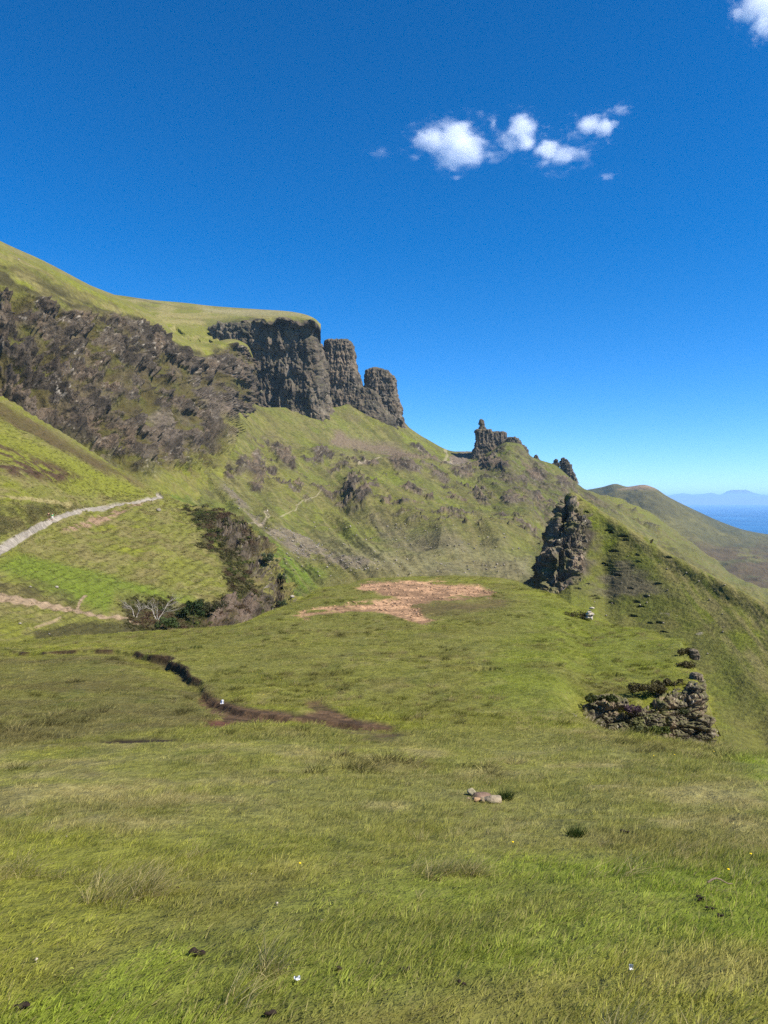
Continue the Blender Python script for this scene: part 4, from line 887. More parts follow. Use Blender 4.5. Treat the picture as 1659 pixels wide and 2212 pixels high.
def leafclump(n, rad, lw, seed, flat=.7, up=0.):
    """a springy clump of little leaf faces through an uneven dome"""
    r = np.random.default_rng(seed); V, T, C = [], [], []
    for k in range(n):
        d = r.normal(size=3); d /= np.linalg.norm(d); d[2] = abs(d[2])
        c = d*rad*r.uniform(.45, 1.)**.6*A([1, 1, flat])*(1+.3*math.sin(d[0]*5+seed)); c[2] += up*rad
        a = r.normal(size=3); a /= np.linalg.norm(a); b = np.cross(a, d+r.normal(size=3)*.4); b /= np.linalg.norm(b)+1e-9
        s = lw*r.uniform(.6, 1.4); i = len(V)
        V += [c-a*s, c+b*s*.55, c+a*s, c-b*s*.55]; T += [(i, i+1, i+2), (i, i+2, i+3)]
        C += [(0., min(1, max(0, c[2]/rad)), r.uniform())]*4
    return mesh_np('leaf_clump', A(V), tris=T, cols=A(C)+.003, smooth=False)

def mat_plant(name, straw=(.46, .38, .17), rootdark=1., transl=.25, var=.30):
    """instancer attribute 'tint' = living colour, mesh attribute: straw share, height, random"""
    m, n, l = nodes(name)
    out = n.new('ShaderNodeOutputMaterial'); b = n.new('ShaderNodeBsdfPrincipled'); b.inputs['Roughness'].default_value = .7; b.inputs['Specular IOR Level'].default_value = .12
    ti = n.new('ShaderNodeAttribute'); ti.attribute_name = 'tint'; ti.attribute_type = 'INSTANCER'
    ce = n.new('ShaderNodeAttribute'); ce.attribute_name = 'Col'
    sp = n.new('ShaderNodeSeparateColor'); l.new(ce.outputs['Color'], sp.inputs[0])
    mx = n.new('ShaderNodeMix'); mx.data_type = 'RGBA'; mx.inputs['B'].default_value = (*straw, 1)
    l.new(sp.outputs[0], mx.inputs['Factor']); l.new(ti.outputs['Color'], mx.inputs['A'])
    mr = n.new('ShaderNodeMapRange'); mr.inputs['To Min'].default_value = 1-var; mr.inputs['To Max'].default_value = 1+var; l.new(sp.outputs[2], mr.inputs['Value'])
    vm = n.new('ShaderNodeVectorMath'); vm.operation = 'SCALE'; l.new(mx.outputs['Result'], vm.inputs[0]); l.new(mr.outputs['Result'], vm.inputs['Scale'])
    l.new(vm.outputs['Vector'], b.inputs['Base Color'])
    tr = n.new('ShaderNodeBsdfTranslucent'); l.new(vm.outputs['Vector'], tr.inputs['Color'])
    ms = n.new('ShaderNodeMixShader'); ms.inputs['Fac'].default_value = transl
    l.new(b.outputs[0], ms.inputs[1]); l.new(tr.outputs[0], ms.inputs[2]); l.new(ms.outputs[0], out.inputs['Surface'])
    return m
M_GRASS = mat_plant('grass_blades', transl=.42); M_SHORT = mat_plant('short_grass_blades', straw=(.27, .235, .085), transl=.42); M_LEAF = mat_plant('leafy_scrub', transl=.2)

def scatter(name, pts, rot, scl, tint, pidx, col, label, cat, kind='stuff'):
    """instances of the tufts in an unlinked collection on a cloud of points (geometry nodes)"""
    me = mesh_np(name, pts)
    for nm, ty, key, arr in (('rot', 'FLOAT_VECTOR', 'vector', rot), ('scl', 'FLOAT_VECTOR', 'vector', scl), ('tint', 'FLOAT_VECTOR', 'vector', tint), ('pid', 'INT', 'value', pidx)):
        a = me.attributes.new(nm, ty, 'POINT'); a.data.foreach_set(key, np.ascontiguousarray(arr, dtype=np.int32 if ty == 'INT' else np.float32).ravel())
    o = link(bpy.data.objects.new(name, me)); tag(o, label, cat, kind=kind)
    ng = bpy.data.node_groups.new(name+'_scatter', 'GeometryNodeTree')
    ng.interface.new_socket('Geometry', in_out='INPUT', socket_type='NodeSocketGeometry'); ng.interface.new_socket('Geometry', in_out='OUTPUT', socket_type='NodeSocketGeometry')
    N, L = ng.nodes, ng.links
    gi, go = N.new('NodeGroupInput'), N.new('NodeGroupOutput')
    ip = N.new('GeometryNodeInstanceOnPoints'); ci = N.new('GeometryNodeCollectionInfo')
    ci.inputs['Collection'].default_value = col; ci.inputs['Separate Children'].default_value = True; ci.inputs['Reset Children'].default_value = True
    ip.inputs['Pick Instance'].default_value = True
    def na(nm, ty):
        x = N.new('GeometryNodeInputNamedAttribute'); x.data_type = ty; x.inputs['Name'].default_value = nm; return x.outputs['Attribute']
    L.new(gi.outputs[0], ip.inputs['Points']); L.new(ci.outputs[0], ip.inputs['Instance']); L.new(na('pid', 'INT'), ip.inputs['Instance Index'])
    L.new(na('rot', 'FLOAT_VECTOR'), ip.inputs['Rotation']); L.new(na('scl', 'FLOAT_VECTOR'), ip.inputs['Scale'])
    L.new(ip.outputs[0], go.inputs[0])
    md = o.modifiers.new('scatter', 'NODES'); md.node_group = ng
    return o

def with_mat(ms, mat):
    for me in ms: me.materials.append(mat)
    return ms
C_SHORT = proto_collection('short_grass', with_mat([blades(52, .032, .0044, .10, 1.0, 10+k, straw=.06+.03*k) for k in range(4)], M_SHORT))
C_LONG = proto_collection('long_grass', with_mat([blades(60, .20, .0034, .06, .6, 30+k, straw=.5, curve=.8, segs=3) for k in range(4)], M_GRASS))
C_RUSH = proto_collection('rush', with_mat([blades(60, .22, .006, .07, .15, 50+k, straw=.05, curve=.4, segs=3) for k in range(2)], M_GRASS))
C_SCRUB = proto_collection('scrub', with_mat([leafclump(150, .5, .085, 60+k, flat=.75) for k in range(4)], M_LEAF))
C_TUSS = proto_collection('tussock', with_mat([blades(40, .30, .05, .42, .45, 70+k, straw=.25, curve=.7) for k in range(4)], M_GRASS))

# near meadow grass: points drawn on the ground mesh, denser close to the camera
def near_sample(n, dmin, dmax, pw, seed, umin=-120, umax=1790):
    r = np.random.default_rng(seed)
    D = (dmin**pw+(dmax**pw-dmin**pw)*r.uniform(size=n))**(1/pw); Uq = r.uniform(umin, umax, n)
    fi = np.interp(Uq, near_us, np.arange(len(near_us))); fj = np.interp(D, NEAR_D, np.arange(len(NEAR_D)))
    i = np.clip(fi.astype(int), 0, len(near_us)-2); j = np.clip(fj.astype(int), 0, len(NEAR_D)-2); a, b = (fi-i)[:, None], (fj-j)[:, None]
    def bl(arr):
        arr = arr if arr.ndim == 3 else arr[..., None]
        return (arr[i, j]*(1-a)*(1-b)+arr[i+1, j]*a*(1-b)+arr[i, j+1]*(1-a)*b+arr[i+1, j+1]*a*b)
    return bl(near_p), bl(ncol), bl(NEAR_BARE)[:, 0], Uq, r
def visible_first(p, slack=1.02):
    return np.ones(len(p), bool)
pts, tint, bare, uq, r = near_sample(56000, 1.9, 64, .75, 1)
pu, pv = proj(pts)
keep = (r.uniform(size=len(pts)) > sm(.03, .3, bare)) & (r.uniform(size=len(pts)) < .55+.45*sm(-.3, .2, fbm(pts/.7*A([1, 1, 0]), 3, 905))); pts, tint, uq, pu, pv = pts[keep], tint[keep], uq[keep], pu[keep], pv[keep]; n = len(pts); D = pts[:, 1]
band = sm(1540, 1660, pv)*(1-sm(1800, 1930, pv))
hgt = lerp(.45, 1.25, sm(-.4, .6, fbm(pts/1.1*A([1, 1, 0]), 4, 900)))*lerp(1., 1.5, band)*lerp(1, 1.35, sm(8, 40, D))
wid = lerp(1., 2.6, sm(4, 40, D))
rot = np.stack([r.normal(size=n)*.12, r.normal(size=n)*.12, r.normal(size=n)*.6], -1)
scatter('grass', pts-A([0, 0, .012]), rot, np.stack([wid, wid, hgt], -1), tint*A([1.04, 1.03, 1.])*2.6*lerp(.85, 1.15, r.uniform(size=(n, 1))), r.integers(0, 4, n), C_SHORT, 'short green and olive grass covering the near meadow', 'grass')
# the same turf farther off, on the hillock and the saddle
pts, tint, bare, uq, r = near_sample(60000, 13, 66, 1.5, 6)
keep = (r.uniform(size=len(pts)) > sm(.03, .3, bare)) & (r.uniform(size=len(pts)) < .25+.75*sm(-.3, .25, fbm(pts/1.1*A([1, 1, 0]), 3, 906))); pts, tint = pts[keep], tint[keep]; n = len(pts)
hgt = lerp(.8, 2.6, r.uniform(size=n)**1.6)*lerp(.7, 1.3, sm(-.3, .3, fbm(pts/2.5*A([1, 1, 0]), 3, 907)))
rot = np.stack([r.normal(size=n)*.12, r.normal(size=n)*.12, r.normal(size=n)*.6], -1); wid = lerp(1.4, 2.6, r.uniform(size=n))
scatter('hillock_grass', pts-A([0, 0, .015]), rot, np.stack([wid, wid, hgt], -1), tint*2.2*lerp(.75, 1.25, r.uniform(size=(n, 1))), r.integers(0, 4, n), C_SHORT, 'tufted grass on the hillock and the saddle before it', 'grass')
# scattered taller tussocks on the hillock and saddle
pts, tint, bare, uq, r = near_sample(9000, 9, 64, 1.5, 8)
w = fbm(pts/2.4*A([1, 1, 0]), 3, 912); keep = (r.uniform(size=len(pts)) < sm(-.1, .4, w)*.9) & (bare < .2); pts, tint = pts[keep], tint[keep]; n = len(pts)
sel = r.uniform(size=(n, 1)); tn = np.where(sel < .45, tint*.75, np.where(sel < .75, G_STRAW*.9, tint*1.9)); hs = lerp(.35, .9, r.uniform(size=n))
scatter('hillock_tussocks', pts-A([0, 0, .02]), np.stack([r.normal(size=n)*.12, r.normal(size=n)*.12, r.normal(size=n)*.6], -1), np.stack([hs*2.6, hs*2.6, hs], -1), tn, r.integers(0, 2, n), C_RUSH, 'small rough tussocks dotted over the hillock', 'grass')
# longer straw coloured grass in patches
pts, tint, bare, uq, r = near_sample(30000, 2.2, 50, .8, 2)
pu, pv = proj(pts); w = fbm(pts/.9*A([1, 1, 0]), 3, 910); w2 = fbm(pts/3.*A([1, 1, 0]), 3, 911)
pm_ = .02+.4*(sm(1600, 1680, pv)*(1-sm(1830, 1900, pv)))*sm(-.5, .3, w2)
pm_ = np.maximum(pm_, 1.3*polymask(pu, pv+w*30, [(-100, 1890), (330, 1895), (340, 1990), (240, 2010), (-100, 2030)], 20))
pm_ = np.maximum(pm_, 1.2*polymask(pu+w*40, pv+w*30, [(1200, 2010), (1330, 2000), (1500, 2080), (1700, 2060), (1700, 2300), (1000, 2300), (1120, 2180), (1180, 2090)], 25))
pm_ = np.maximum(pm_, 1.3*polymask(pu, pv, [(640, 2205), (720, 2190), (800, 2230), (800, 2300), (600, 2300)], 12))
pm_ = np.maximum(pm_, 1.2*polymask(pu, pv, [(560, 2085), (610, 2080), (620, 2110), (570, 2112)], 6))
pm_ = np.maximum(pm_, .8*polymask(pu, pv+w*20, [(850, 1870), (1300, 1850), (1350, 1900), (900, 1900)], 15))
pm_ = np.maximum(pm_, 1.*polymask(pu, pv+w*10, [(1000, 1535), (1150, 1520), (1400, 1590), (1659, 1620), (1659, 1640), (1400, 1612), (1100, 1575)], 8))
pm_ = np.maximum(pm_, .6*polymask(pu, pv+w*20, [(300, 1640), (480, 1600), (520, 1650), (330, 1760), (200, 1820), (160, 1780)], 20))
keep = (r.uniform(size=len(pts)) < pm_*sm(-.25, .25, w+.05)) & (bare < .3)
pts, tint, pv = pts[keep], tint[keep], pv[keep]; n = len(pts); D = pts[:, 1]
hs = lerp(.35, 1.05, r.uniform(size=n)**1.3)*np.where(pv > 1880, 1., .5); wd = lerp(1., 2.4, sm(4, 30, D))
rot = np.stack([r.normal(size=n)*.15, r.normal(size=n)*.15, r.normal(size=n)*.5], -1)
scatter('long_grass', pts-A([0, 0, .012]), rot, np.stack([hs**.4*wd, hs**.4*wd, hs], -1), tint*1.9, r.integers(0, 4, n), C_LONG, 'taller bleached straw coloured grass stems in patches', 'grass')
# tussocks and heather on the path hillside and the gully
def surf_sample(S, n, mask, seed, umin=-20, umax=1680):
    r = np.random.default_rng(seed); nu, nv = S.p.shape[:2]
    i, j = r.integers(0, nu-1, n), r.integers(0, nv-1, n); a, b = r.uniform(size=(n, 1)), r.uniform(size=(n, 1))
    p = S.p[i, j]*(1-a)*(1-b)+S.p[i+1, j]*a*(1-b)+S.p[i, j+1]*(1-a)*b+S.p[i+1, j+1]*a*b
    k = r.uniform(size=n) < mask[i, j]
    k &= (S.pu[i, j] > umin) & (S.pu[i, j] < umax)
    return p[k], i[k], j[k], r
hc = np.clip(S2.heath*1.0+.0, 0, 1)*(1-S2.pathm)*(1-.75*S2.rockface)
p_, i_, j_, r = surf_sample(S2, 26000, hc*.8, 3)
n = len(p_); s_ = lerp(.7, 1.9, r.uniform(size=n)**2)*np.clip(p_[:, 1]/150, .5, 1.5)
tn = mix(np.broadcast_to(A([.050, .048, .014]), (n, 3)).copy(), A([.075, .046, .026]), sm(-.1, .4, fbm(p_/6., 3, 920))); tn = mix(tn, A([.070, .085, .018]), sm(.1, .4, fbm(p_/4.+5, 3, 921)))
scatter('heather', p_-A([0, 0, .1]), np.stack([r.normal(size=n)*.2, r.normal(size=n)*.2, r.uniform(0, 6.28, n)], -1), np.stack([s_, s_, s_*.75], -1), tn, r.integers(0, 4, n), C_SCRUB, 'dark brown heather covering the gully sides', 'heather')
bank2 = polymask(S2.U, S2.V, [(-400, 1075), (60, 1085), (200, 1093), (120, 1112), (0, 1160), (-400, 1300)], 8)
tm = np.clip(.30+.8*bank2, 0, 1)*(1-S2.pathm)*(1-S2.rockface)*(1-S2.heath*.7)*sm(1.2, 1.6, S2.t)
p_, i_, j_, r = surf_sample(S2, 42000, tm, 4)
n = len(p_); s_ = lerp(.6, 1.25, r.uniform(size=n))*np.clip(p_[:, 1]/140, .45, 1.6)
M2 = np.empty(S2.p.shape[0]*S2.p.shape[1]*4, np.float32); path_hill.data.attributes['Col'].data.foreach_get('color', M2); M2 = M2.reshape(S2.p.shape[:2]+(4,))[..., :3]
scatter('tussocks', p_-A([0, 0, .06]), np.stack([r.normal(size=n)*.15, r.normal(size=n)*.15, r.normal(size=n)*.6], -1), np.stack([s_, s_, s_*.8], -1), M2[i_, j_]*1.35*lerp(.8, 1.2, r.uniform(size=(n, 1))), r.integers(0, 4, n), C_TUSS, 'rough grass tussocks over the path hillside', 'grass')
# ------------------------------------------------------------------ rocks and boulders
def ico(sub):
    bm = bmesh.new(); bmesh.ops.create_icosphere(bm, subdivisions=sub, radius=1.)
    v = A([x.co[:] for x in bm.verts]); f = [[y.index for y in x.verts] for x in bm.faces]; bm.free(); return v, A(f)
ICO = {k: ico(k) for k in (1, 2, 3, 4)}
def stone(sub, seed, planes=11, rough=.06, sq=(1, 1, 1)):
    """faceted boulder: a ball cut by random planes, then roughened; fits about a unit radius"""
    d, f = ICO[sub]; r = np.random.default_rng(seed)
    rad = np.full(len(d), 1.15)
    for k in range(planes):
        n = r.normal(size=3); n /= np.linalg.norm(n); h = r.uniform(.58, .95)
        dn = d@n; rad = np.minimum(rad, np.where(dn > .05, h/np.maximum(dn, .05), 9))
    v = d*rad[:, None]*(1+rough*fbm(d*3.1+seed, 3, seed))[:, None]
    return v*A(sq), f
M_STONE = mat_surface('grey_boulder', fine=3., bump=.7, dist=.06, var=.35, spec=.2, rough=.9)
def stone_obj(name, p, size, seed, label=None, cat=None, group=None, sub=2, col=None, parent=None, sink=.25, rz=0., planes=11, mat=None, base=None, smooth=False):
    v, f = stone(sub, seed, planes); v = v*A(size); c, s = math.cos(rz), math.sin(rz); v = np.stack([v[:, 0]*c-v[:, 1]*s, v[:, 0]*s+v[:, 1]*c, v[:, 2]], -1)
    col = A(col if col is not None else R_MID*1.6)
    cc = col*(lerp(.75, 1.2, vnoise(v/max(size)*3.+seed, seed))[:, None])
    me = mesh_np(name, v, tris=f, cols=cc, mat=mat or M_STONE, smooth=smooth)
    o = link(bpy.data.objects.new(name, me), parent)
    loc = A(p)+A([0, 0, size[2]*(1-2*sink)]); o.location = loc if base is None else loc-A(base)
    return tag(o, label, cat, group)
def empty(name, loc, label, cat, group=None, rz=0.):
    o = link(bpy.data.objects.new(name, None)); o.location = loc; o.rotation_euler[2] = rz
    o.empty_display_size = .2
    return tag(o, label, cat, group)
def child_world(o, root):
    o.parent = root; o.location = Vector(o.location)-root.location
def near_pt(U, V):
    return pick(SN, U, V)

# right-hand outcrop in the meadow: weathered slabs
oc = empty('rock_outcrop', P(1420, 1612, 23.), 'layered rock outcrop breaking out of the turf at the hillock end', 'rock outcrop')
def slab(levels, D, depth, seed, size, warm=.8, pale=.7, moss=.5, power=4.5, amp=.5, root=oc, nth=90, nl=46, lean=.0, name='rock_slab'):
    o = tower(name, levels, D, depth, '', nth=nth, nl=nl, amp=amp, size=size, seed=seed, power=power, mat=M_ROCKN, moss=moss, pale=pale, warm=warm, parent=root, lean=lean, bright=1.6)
    child_world(o, root); return o
slab([(1456, 1499, 1510), (1460, 1494, 1515), (1472, 1493, 1516), (1486, 1496, 1518)], 25.2, .5, 1045, .2, pale=1., moss=.2)
slab([(1404, 1494, 1502), (1407, 1489, 1506), (1415, 1490, 1508), (1426, 1493, 1509)], 30.5, .5, 1049, .22, pale=1., moss=.2, root=oc)
# the broken rock face behind the slabs
def ground_D(u_, v_):
    z = near_base(A([u_]))[0]; vv = V0-z/np.maximum(NEAR_D, .1)*F; k_ = np.where((NEAR_D > 22.3) & (NEAR_D < 33))[0]; g_ = [x for x in k_ if vv[x] <= v_]
    return float(NEAR_D[g_[0]]) if g_ else float(NEAR_D[k_[np.argmin(vv[k_])]])
FT = [(1256, 1530), (1268, 1517), (1300, 1512), (1350, 1511), (1368, 1506), (1410, 1494), (1450, 1480), (1480, 1467), (1505, 1458), (1528, 1510), (1545, 1563)]
fc = [(u_, [(vt+(1645-vt)*f_, ground_D(u_, vt+(1645-vt)*f_)-o_) for f_, o_ in ((0., -.06), (.05, .16), (.25, .30), (.5, .36), (.75, .36), (1., .34))]) for u_, vt in FT]
fc.append((1558, [(v_, 25.) for v_ in (1590, 1594, 1606, 1620, 1632, 1645)]))
SF = rib_surface(fc, np.linspace(1256, 1558, 330), 230); p_ = SF.p
w_ = fbm(p_/.5, 3, 30)[..., None]*A([.14, .14, .05]); w_ = w_*.5; c1, e1, i1 = voro((p_+w_)/A([.75, .75, .30]), 31); c2, e2, i2 = voro((p_+w_)/A([.18, .18, .10]), 35); c3, e3, i3 = voro(p_/A([.07, .07, .05]), 38)
zl = p_[..., 2]/.24+fbm(p_/A([1.3, 1.3, .8]), 3, 32)*1.3; fl = np.floor(zl); fr = zl-fl; lay = vnoise(U3(fl*7.3, SF.U/46., 1.5), 33)
bigr = polymask(SF.U, SF.V, [(1452, 1470), (1500, 1450), (1570, 1600), (1570, 1650), (1452, 1650)], 14); edg = np.clip(sm(0, .06, SF.t/5.), 0, 1)
dF = (i1-.5)*.30*lerp(1., .6, bigr)+(i2-.5)*.09+(i3-.5)*.04-.13*np.exp(-(e1/.10)**2)-.05*np.exp(-(e2/.12)**2)+bigr*((lay-.5)*.55-.26*np.exp(-(fr/.09)**2))+fbm(p_/.5, 3, 37)*.10
p_ = p_+SF.n*(dF*edg)[..., None]; SF.p = p_
fn = grid_normals(p_); fn *= np.where((fn*-p_).sum(-1, keepdims=True) < 0, -1, 1)
cF = rock_color(p_, .35, 39, pale=1., warm=1.)*1.75; vegm = np.clip(sm(.25, .6, fn[..., 2]+.3*fbm(p_/.3, 3, 41))*.8+sm(.0, .3, fbm(p_/.7+3, 3, 43))*.9*polymask(SF.U, SF.V, [(1352, 1480), (1450, 1470), (1440, 1600), (1352, 1600)], 14), 0, 1)
cF = mix(cF, A([.075, .075, .022]), vegm); cF = mix(cF, G_OLIVE, 1-sm(.0, .25, SF.t+.2*fbm(p_/.3, 3, 44)))
o = link(bpy.data.objects.new('rock_face', mesh_np('rock_face', p_, quads=grid_quads(*p_.shape[:2]), cols=cF, mat=M_ROCKN)), oc); o.location = -oc.location
b = stone_obj('boulder', P(1223, 1574, 20.6), (.31, .33, .29), 11, 'rounded lichen-speckled boulder at the left foot of the layered outcrop', 'boulder', sub=4, col=(.15, .13, .115), sink=.1, planes=16, mat=M_ROCKN, smooth=True)
# a standing stump of pale stones at the hillock edge
ps = empty('stone_pile', near_pt(1274, 1338), 'small pile of pale stones at the right edge of the hillock beside a dark shrub', 'stones')
for k, (du, dv, sx, sz) in enumerate([(1269, 1338, .16, .11), (1277, 1339, .14, .12), (1271, 1331, .13, .12), (1278, 1331, .13, .10), (1273, 1325, .16, .10), (1277, 1317, .17, .08)]):
    stone_obj('stone', P(du, dv, ps.location.y-.15), (sx, .14, sz), 40+k, col=R_PALE*1.35, parent=ps, sink=0., base=ps.location, sub=3)
# foreground stones lying together in the turf
g0 = near_pt(1043, 1725)
for k, (du, dv, sx, sy, sz, col, lab) in enumerate([
    (1064, 1726, .085, .07, .045, (.22, .175, .115), 'largest flat buff stone of the little cluster in the meadow'),
    (1041, 1719, .085, .07, .030, (.15, .095, .065), 'flat reddish brown stone behind the buff ones in the meadow cluster'),
    (1031, 1729, .034, .03, .024, (.30, .19, .10), 'small orange buff stone at the front left of the meadow cluster'),
    (1044, 1731, .052, .035, .024, (.27, .20, .11), 'narrow buff stone at the front of the meadow cluster'),
    (1022, 1717, .045, .04, .040, (.28, .24, .15), 'pale lumpy stone at the left end of the meadow cluster'),
    (1013, 1724, .020, .02, .018, (.26, .17, .11), 'pebble farthest left in the meadow cluster')]):
    q = near_pt(du, dv+3); stone_obj('stone', q, (sx*1.2, sy*1.2, sz*1.0), 60+k, lab, 'stone', 'stones clustered in the near meadow', sub=3, col=col, sink=.18, rz=k*.7, planes=7, mat=M_ROCKN)

# prominent boulders on the slopes (countable ones)
def slope_stone(S, U, V, size, seed, label, group, pale=1.7, cat='boulder', name='boulder'):
    q = pick(S, U, V); s = size*q[1]/F
    return stone_obj(name, q, (s*.62, s*.5, s*.42), seed, label, cat, group, sub=2, col=lerp(R_MID, R_PALE, min(1, pale*.5)), sink=.2, rz=seed)
slope_stone(S2, 631*1.0-0, 1290, 9, 3001, 'pale block of rock on the lip of the gully cliff', None, 1.8)
slope_stone(S2, 341, 1102, 11, 3002, 'tan boulder on the grass right of the gravel path end', None, 1.2)
slope_stone(S2, 123, 1268, 7, 3003, 'pale stone in the grass below the gravel path, right of its small neighbour', None, 1.9)
slope_stone(S2, 66, 1266, 5, 3004, 'small grey stone in the grass below the gravel path, leftmost there', None, 1.3)
slope_stone(S2, 44, 1346, 7, 3005, 'pale flat stone beside the dark hollow under the lower earth path', None, 1.9)
slope_stone(S2, 108, 1370, 5, 3006, 'small pale stone in green turf below the lower earth path', None, 1.9)
r = np.random.default_rng(77)
grp = 'boulders strewn over the valley floor'
for k in range(150):
    while True:
        U_, V_ = r.uniform(600, 1160), r.uniform(1090, 1245)
        if V_ > 1100+.26*(abs(U_-600))*.4 and r.uniform() < .35+.65*(V_ > 1180): break
    pl_ = r.uniform(.7, 2.); zone = ('near the foot of the grey scree lane', 'on the middle of the valley floor', 'below the hill of the castle-shaped rock')[0 if U_ < 800 else 1 if U_ < 1000 else 2]
    slope_stone(S4, U_, V_, r.uniform(2.4, 5.0), 3100+k, ('pale' if pl_ > 1.35 else 'dark grey')+' small stone among others '+zone, grp, pl_)
grp = 'stones scattered on the right-hand hill'
for k in range(26):
    slope_stone(S5, r.uniform(1280, 1640), r.uniform(1180, 1420), r.uniform(2.5, 5.), 3300+k, 'small pale stone on the terraced turf of the right-hand hill', grp, r.uniform(1., 2.))

# scree: nobody could count these stones
def scree(name, S, mask, n, smin, smax, seed, label, cols=(.10, .26)):
    p_, i_, j_, r = surf_sample(S, n, mask, seed)
    m_ = len(p_); protos = [stone(1, seed+k, 7) for k in range(5)]
    V, T, C = [], [], []; off = 0
    for k in range(m_):
        v, f = protos[k % 5]; s = (smin+(smax-smin)*r.uniform()**2.5)*p_[k, 1]/F*.5; a = r.uniform(0, 6.28); c, sn = math.cos(a), math.sin(a)
        w = v*A([s, s*.8, s*.65]); w = np.stack([w[:, 0]*c-w[:, 1]*sn, w[:, 0]*sn+w[:, 1]*c, w[:, 2]], -1)+p_[k]+A([0, 0, s*.2])
        V.append(w); T.append(f+off); off += len(v); C.append(np.broadcast_to(lerp(*cols, r.uniform()**1.6)*A([1., .90, .80]), v.shape))
    me = mesh_np(name, np.concatenate(V), tris=np.concatenate(T), cols=np.concatenate(C), mat=M_STONE, smooth=False)
    return tag(link(bpy.data.objects.new(name, me)), label, 'scree', kind='stuff')
n2_ = fbm(S4.p/16., 4, 302); n3_ = fbm(S4.p/5., 3, 303)
sa, sb, sd_, se = scree_masks(S4.U, S4.V, n2_, n3_)
low4 = polymask(S4.U, S4.V, [(560, 1120), (650, 1150), (740, 1195), (815, 1230), (770, 1240), (640, 1195)], 8)
scree('scree', S4, np.clip(sa*.5+low4*.7, 0, 1), 22000, 1.6, 5.5, 401, 'grey stony scree lane running down the long green slope')
scree('scree', S4, sb*.6, 9000, 1.2, 3.2, 402, 'brown grey scree fan below the basalt towers', (.08, .2))
scree('scree', S4, sd_*.9, 9000, 1.6, 5., 403, 'boulder field in the saddle beside the castle-shaped rock', (.09, .24))
scree('scree', S4, np.clip(se*.5+polymask(S4.U, S4.V, [(820, 1150), (1010, 1185), (1100, 1210), (1000, 1225), (860, 1215)], 12)*.35, 0, 1), 14000, 1.4, 4.5, 404, 'stones strewn along the foot of the valley slope', (.10, .30))
clp, _, bare_, _, r = near_sample(9000, 40, 64, 1., 12, 640, 1080)
cu, cv = proj(clp); cm = near_soil_masks(clp[:, 0], clp[:, 1], cu, cv)[0]; clp = clp[cm > .5][:420]
v_, f_ = stone(1, 9, 7); V, T, C = [], [], []
for k, q in enumerate(clp):
    s = r.uniform(.03, .10)**1.0*r.uniform(.5, 1.2); V.append(v_*A([s, s, s*.6])+q+A([0, 0, s*.2])); T.append(f_+k*len(v_)); C.append(np.broadcast_to(CLAY*r.uniform(.7, 1.6), v_.shape))
tag(link(bpy.data.objects.new('gravel', mesh_np('gravel', np.concatenate(V), tris=np.concatenate(T), cols=np.concatenate(C), mat=M_STONE, smooth=False))), 'small orange stones on the bare clay of the hillock', 'gravel', kind='stuff')

# ------------------------------------------------------------------ dung, mushrooms, litter, twig, flowers
M_DUNG = mat_surface('dung', fine=60., bump=.8, dist=.01, var=.4, color=(.022, .014, .010), rough=.8)
DUNG = [(425, 2064, 44, 'largest crumbled dark dung heap in the lower left meadow', 1), (733, 2100, 19, 'rounded brown dung lump left of a darker heap in the lower middle', 0), (763, 2103, 28, 'dark dung pellets right beside the rounded brown lump', 1), (582, 2193, 30, 'dark dung lump beside yellow buttercups at the bottom edge', 0),
 (44, 2181, 34, 'two dark dung lumps at the lower left edge', 1), (384, 1925, 11, 'small brown dung lump in the left meadow below the long straw grass', 0), (1347, 1799, 22, 'dark dung heap right of the dark green rush tuft', 1), (1255, 1944, 14, 'small dark dung heap in the fresh green right of the middle', 1),
 (1520, 1946, 30, 'upper dung scatter of the row near the right edge', 1), (1531, 1968, 18, 'middle dung scatter of the row near the right edge', 1), (1556, 1982, 16, 'lowest dung scatter of the row near the right edge', 1), (960, 2123, 24, 'left half of the pair of smooth dark dung lumps in the lower middle', 0),
 (997, 2127, 26, 'right half of the pair of smooth dark dung lumps in the lower middle', 0), (877, 2099, 32, 'flattened brown dung heap left above the pair of smooth lumps', 1), (1110, 2202, 26, 'dark dung at the bottom edge right of the middle', 1), (775, 2003, 9, 'tiny dung lump in the middle meadow', 0), (680, 1985, 16, 'small dark dung beside a white mushroom', 1)]
for k, (u_, v_, w_, lab, multi) in enumerate(DUNG):
    q = near_pt(u_, v_); s = w_*q[1]/F; r = np.random.default_rng(500+k); V, T = [], []; off = 0
    for j in range(7 if multi else 2):
        vv, ff = stone(2, 600+k*9+j, 14, .12); ss = s*(.22 if multi else .34)*r.uniform(.6, 1.15)
        o3 = A([r.uniform(-.40, .40)*s if multi else (j-.5)*.32*s, r.uniform(-.2, .2)*s, ss*.5+.006])
        V.append(vv*A([ss, ss*.85, ss*.6])+o3); T.append(ff+off); off += len(vv)
    o = link(bpy.data.objects.new('dung_heap', mesh_np('dung_heap', np.concatenate(V), tris=np.concatenate(T), mat=M_DUNG))); o.location = q
    tag(o, lab, 'dung', 'dung heaps in the near meadow')
def lathe(prof, n=14):
    th = np.linspace(0, 2*math.pi, n, endpoint=False); pr = A(prof, float)
    p = np.stack([np.cos(th)[:, None]*pr[None, :, 0], np.sin(th)[:, None]*pr[None, :, 0], np.broadcast_to(pr[None, :, 1], (n, len(pr)))], -1)
    return p, grid_quads(n, len(pr), True)
M_CAP = mat_surface('mushroom_cap', fine=80., bump=.2, dist=.004, var=.12, color=(.36, .31, .23), rough=.6)
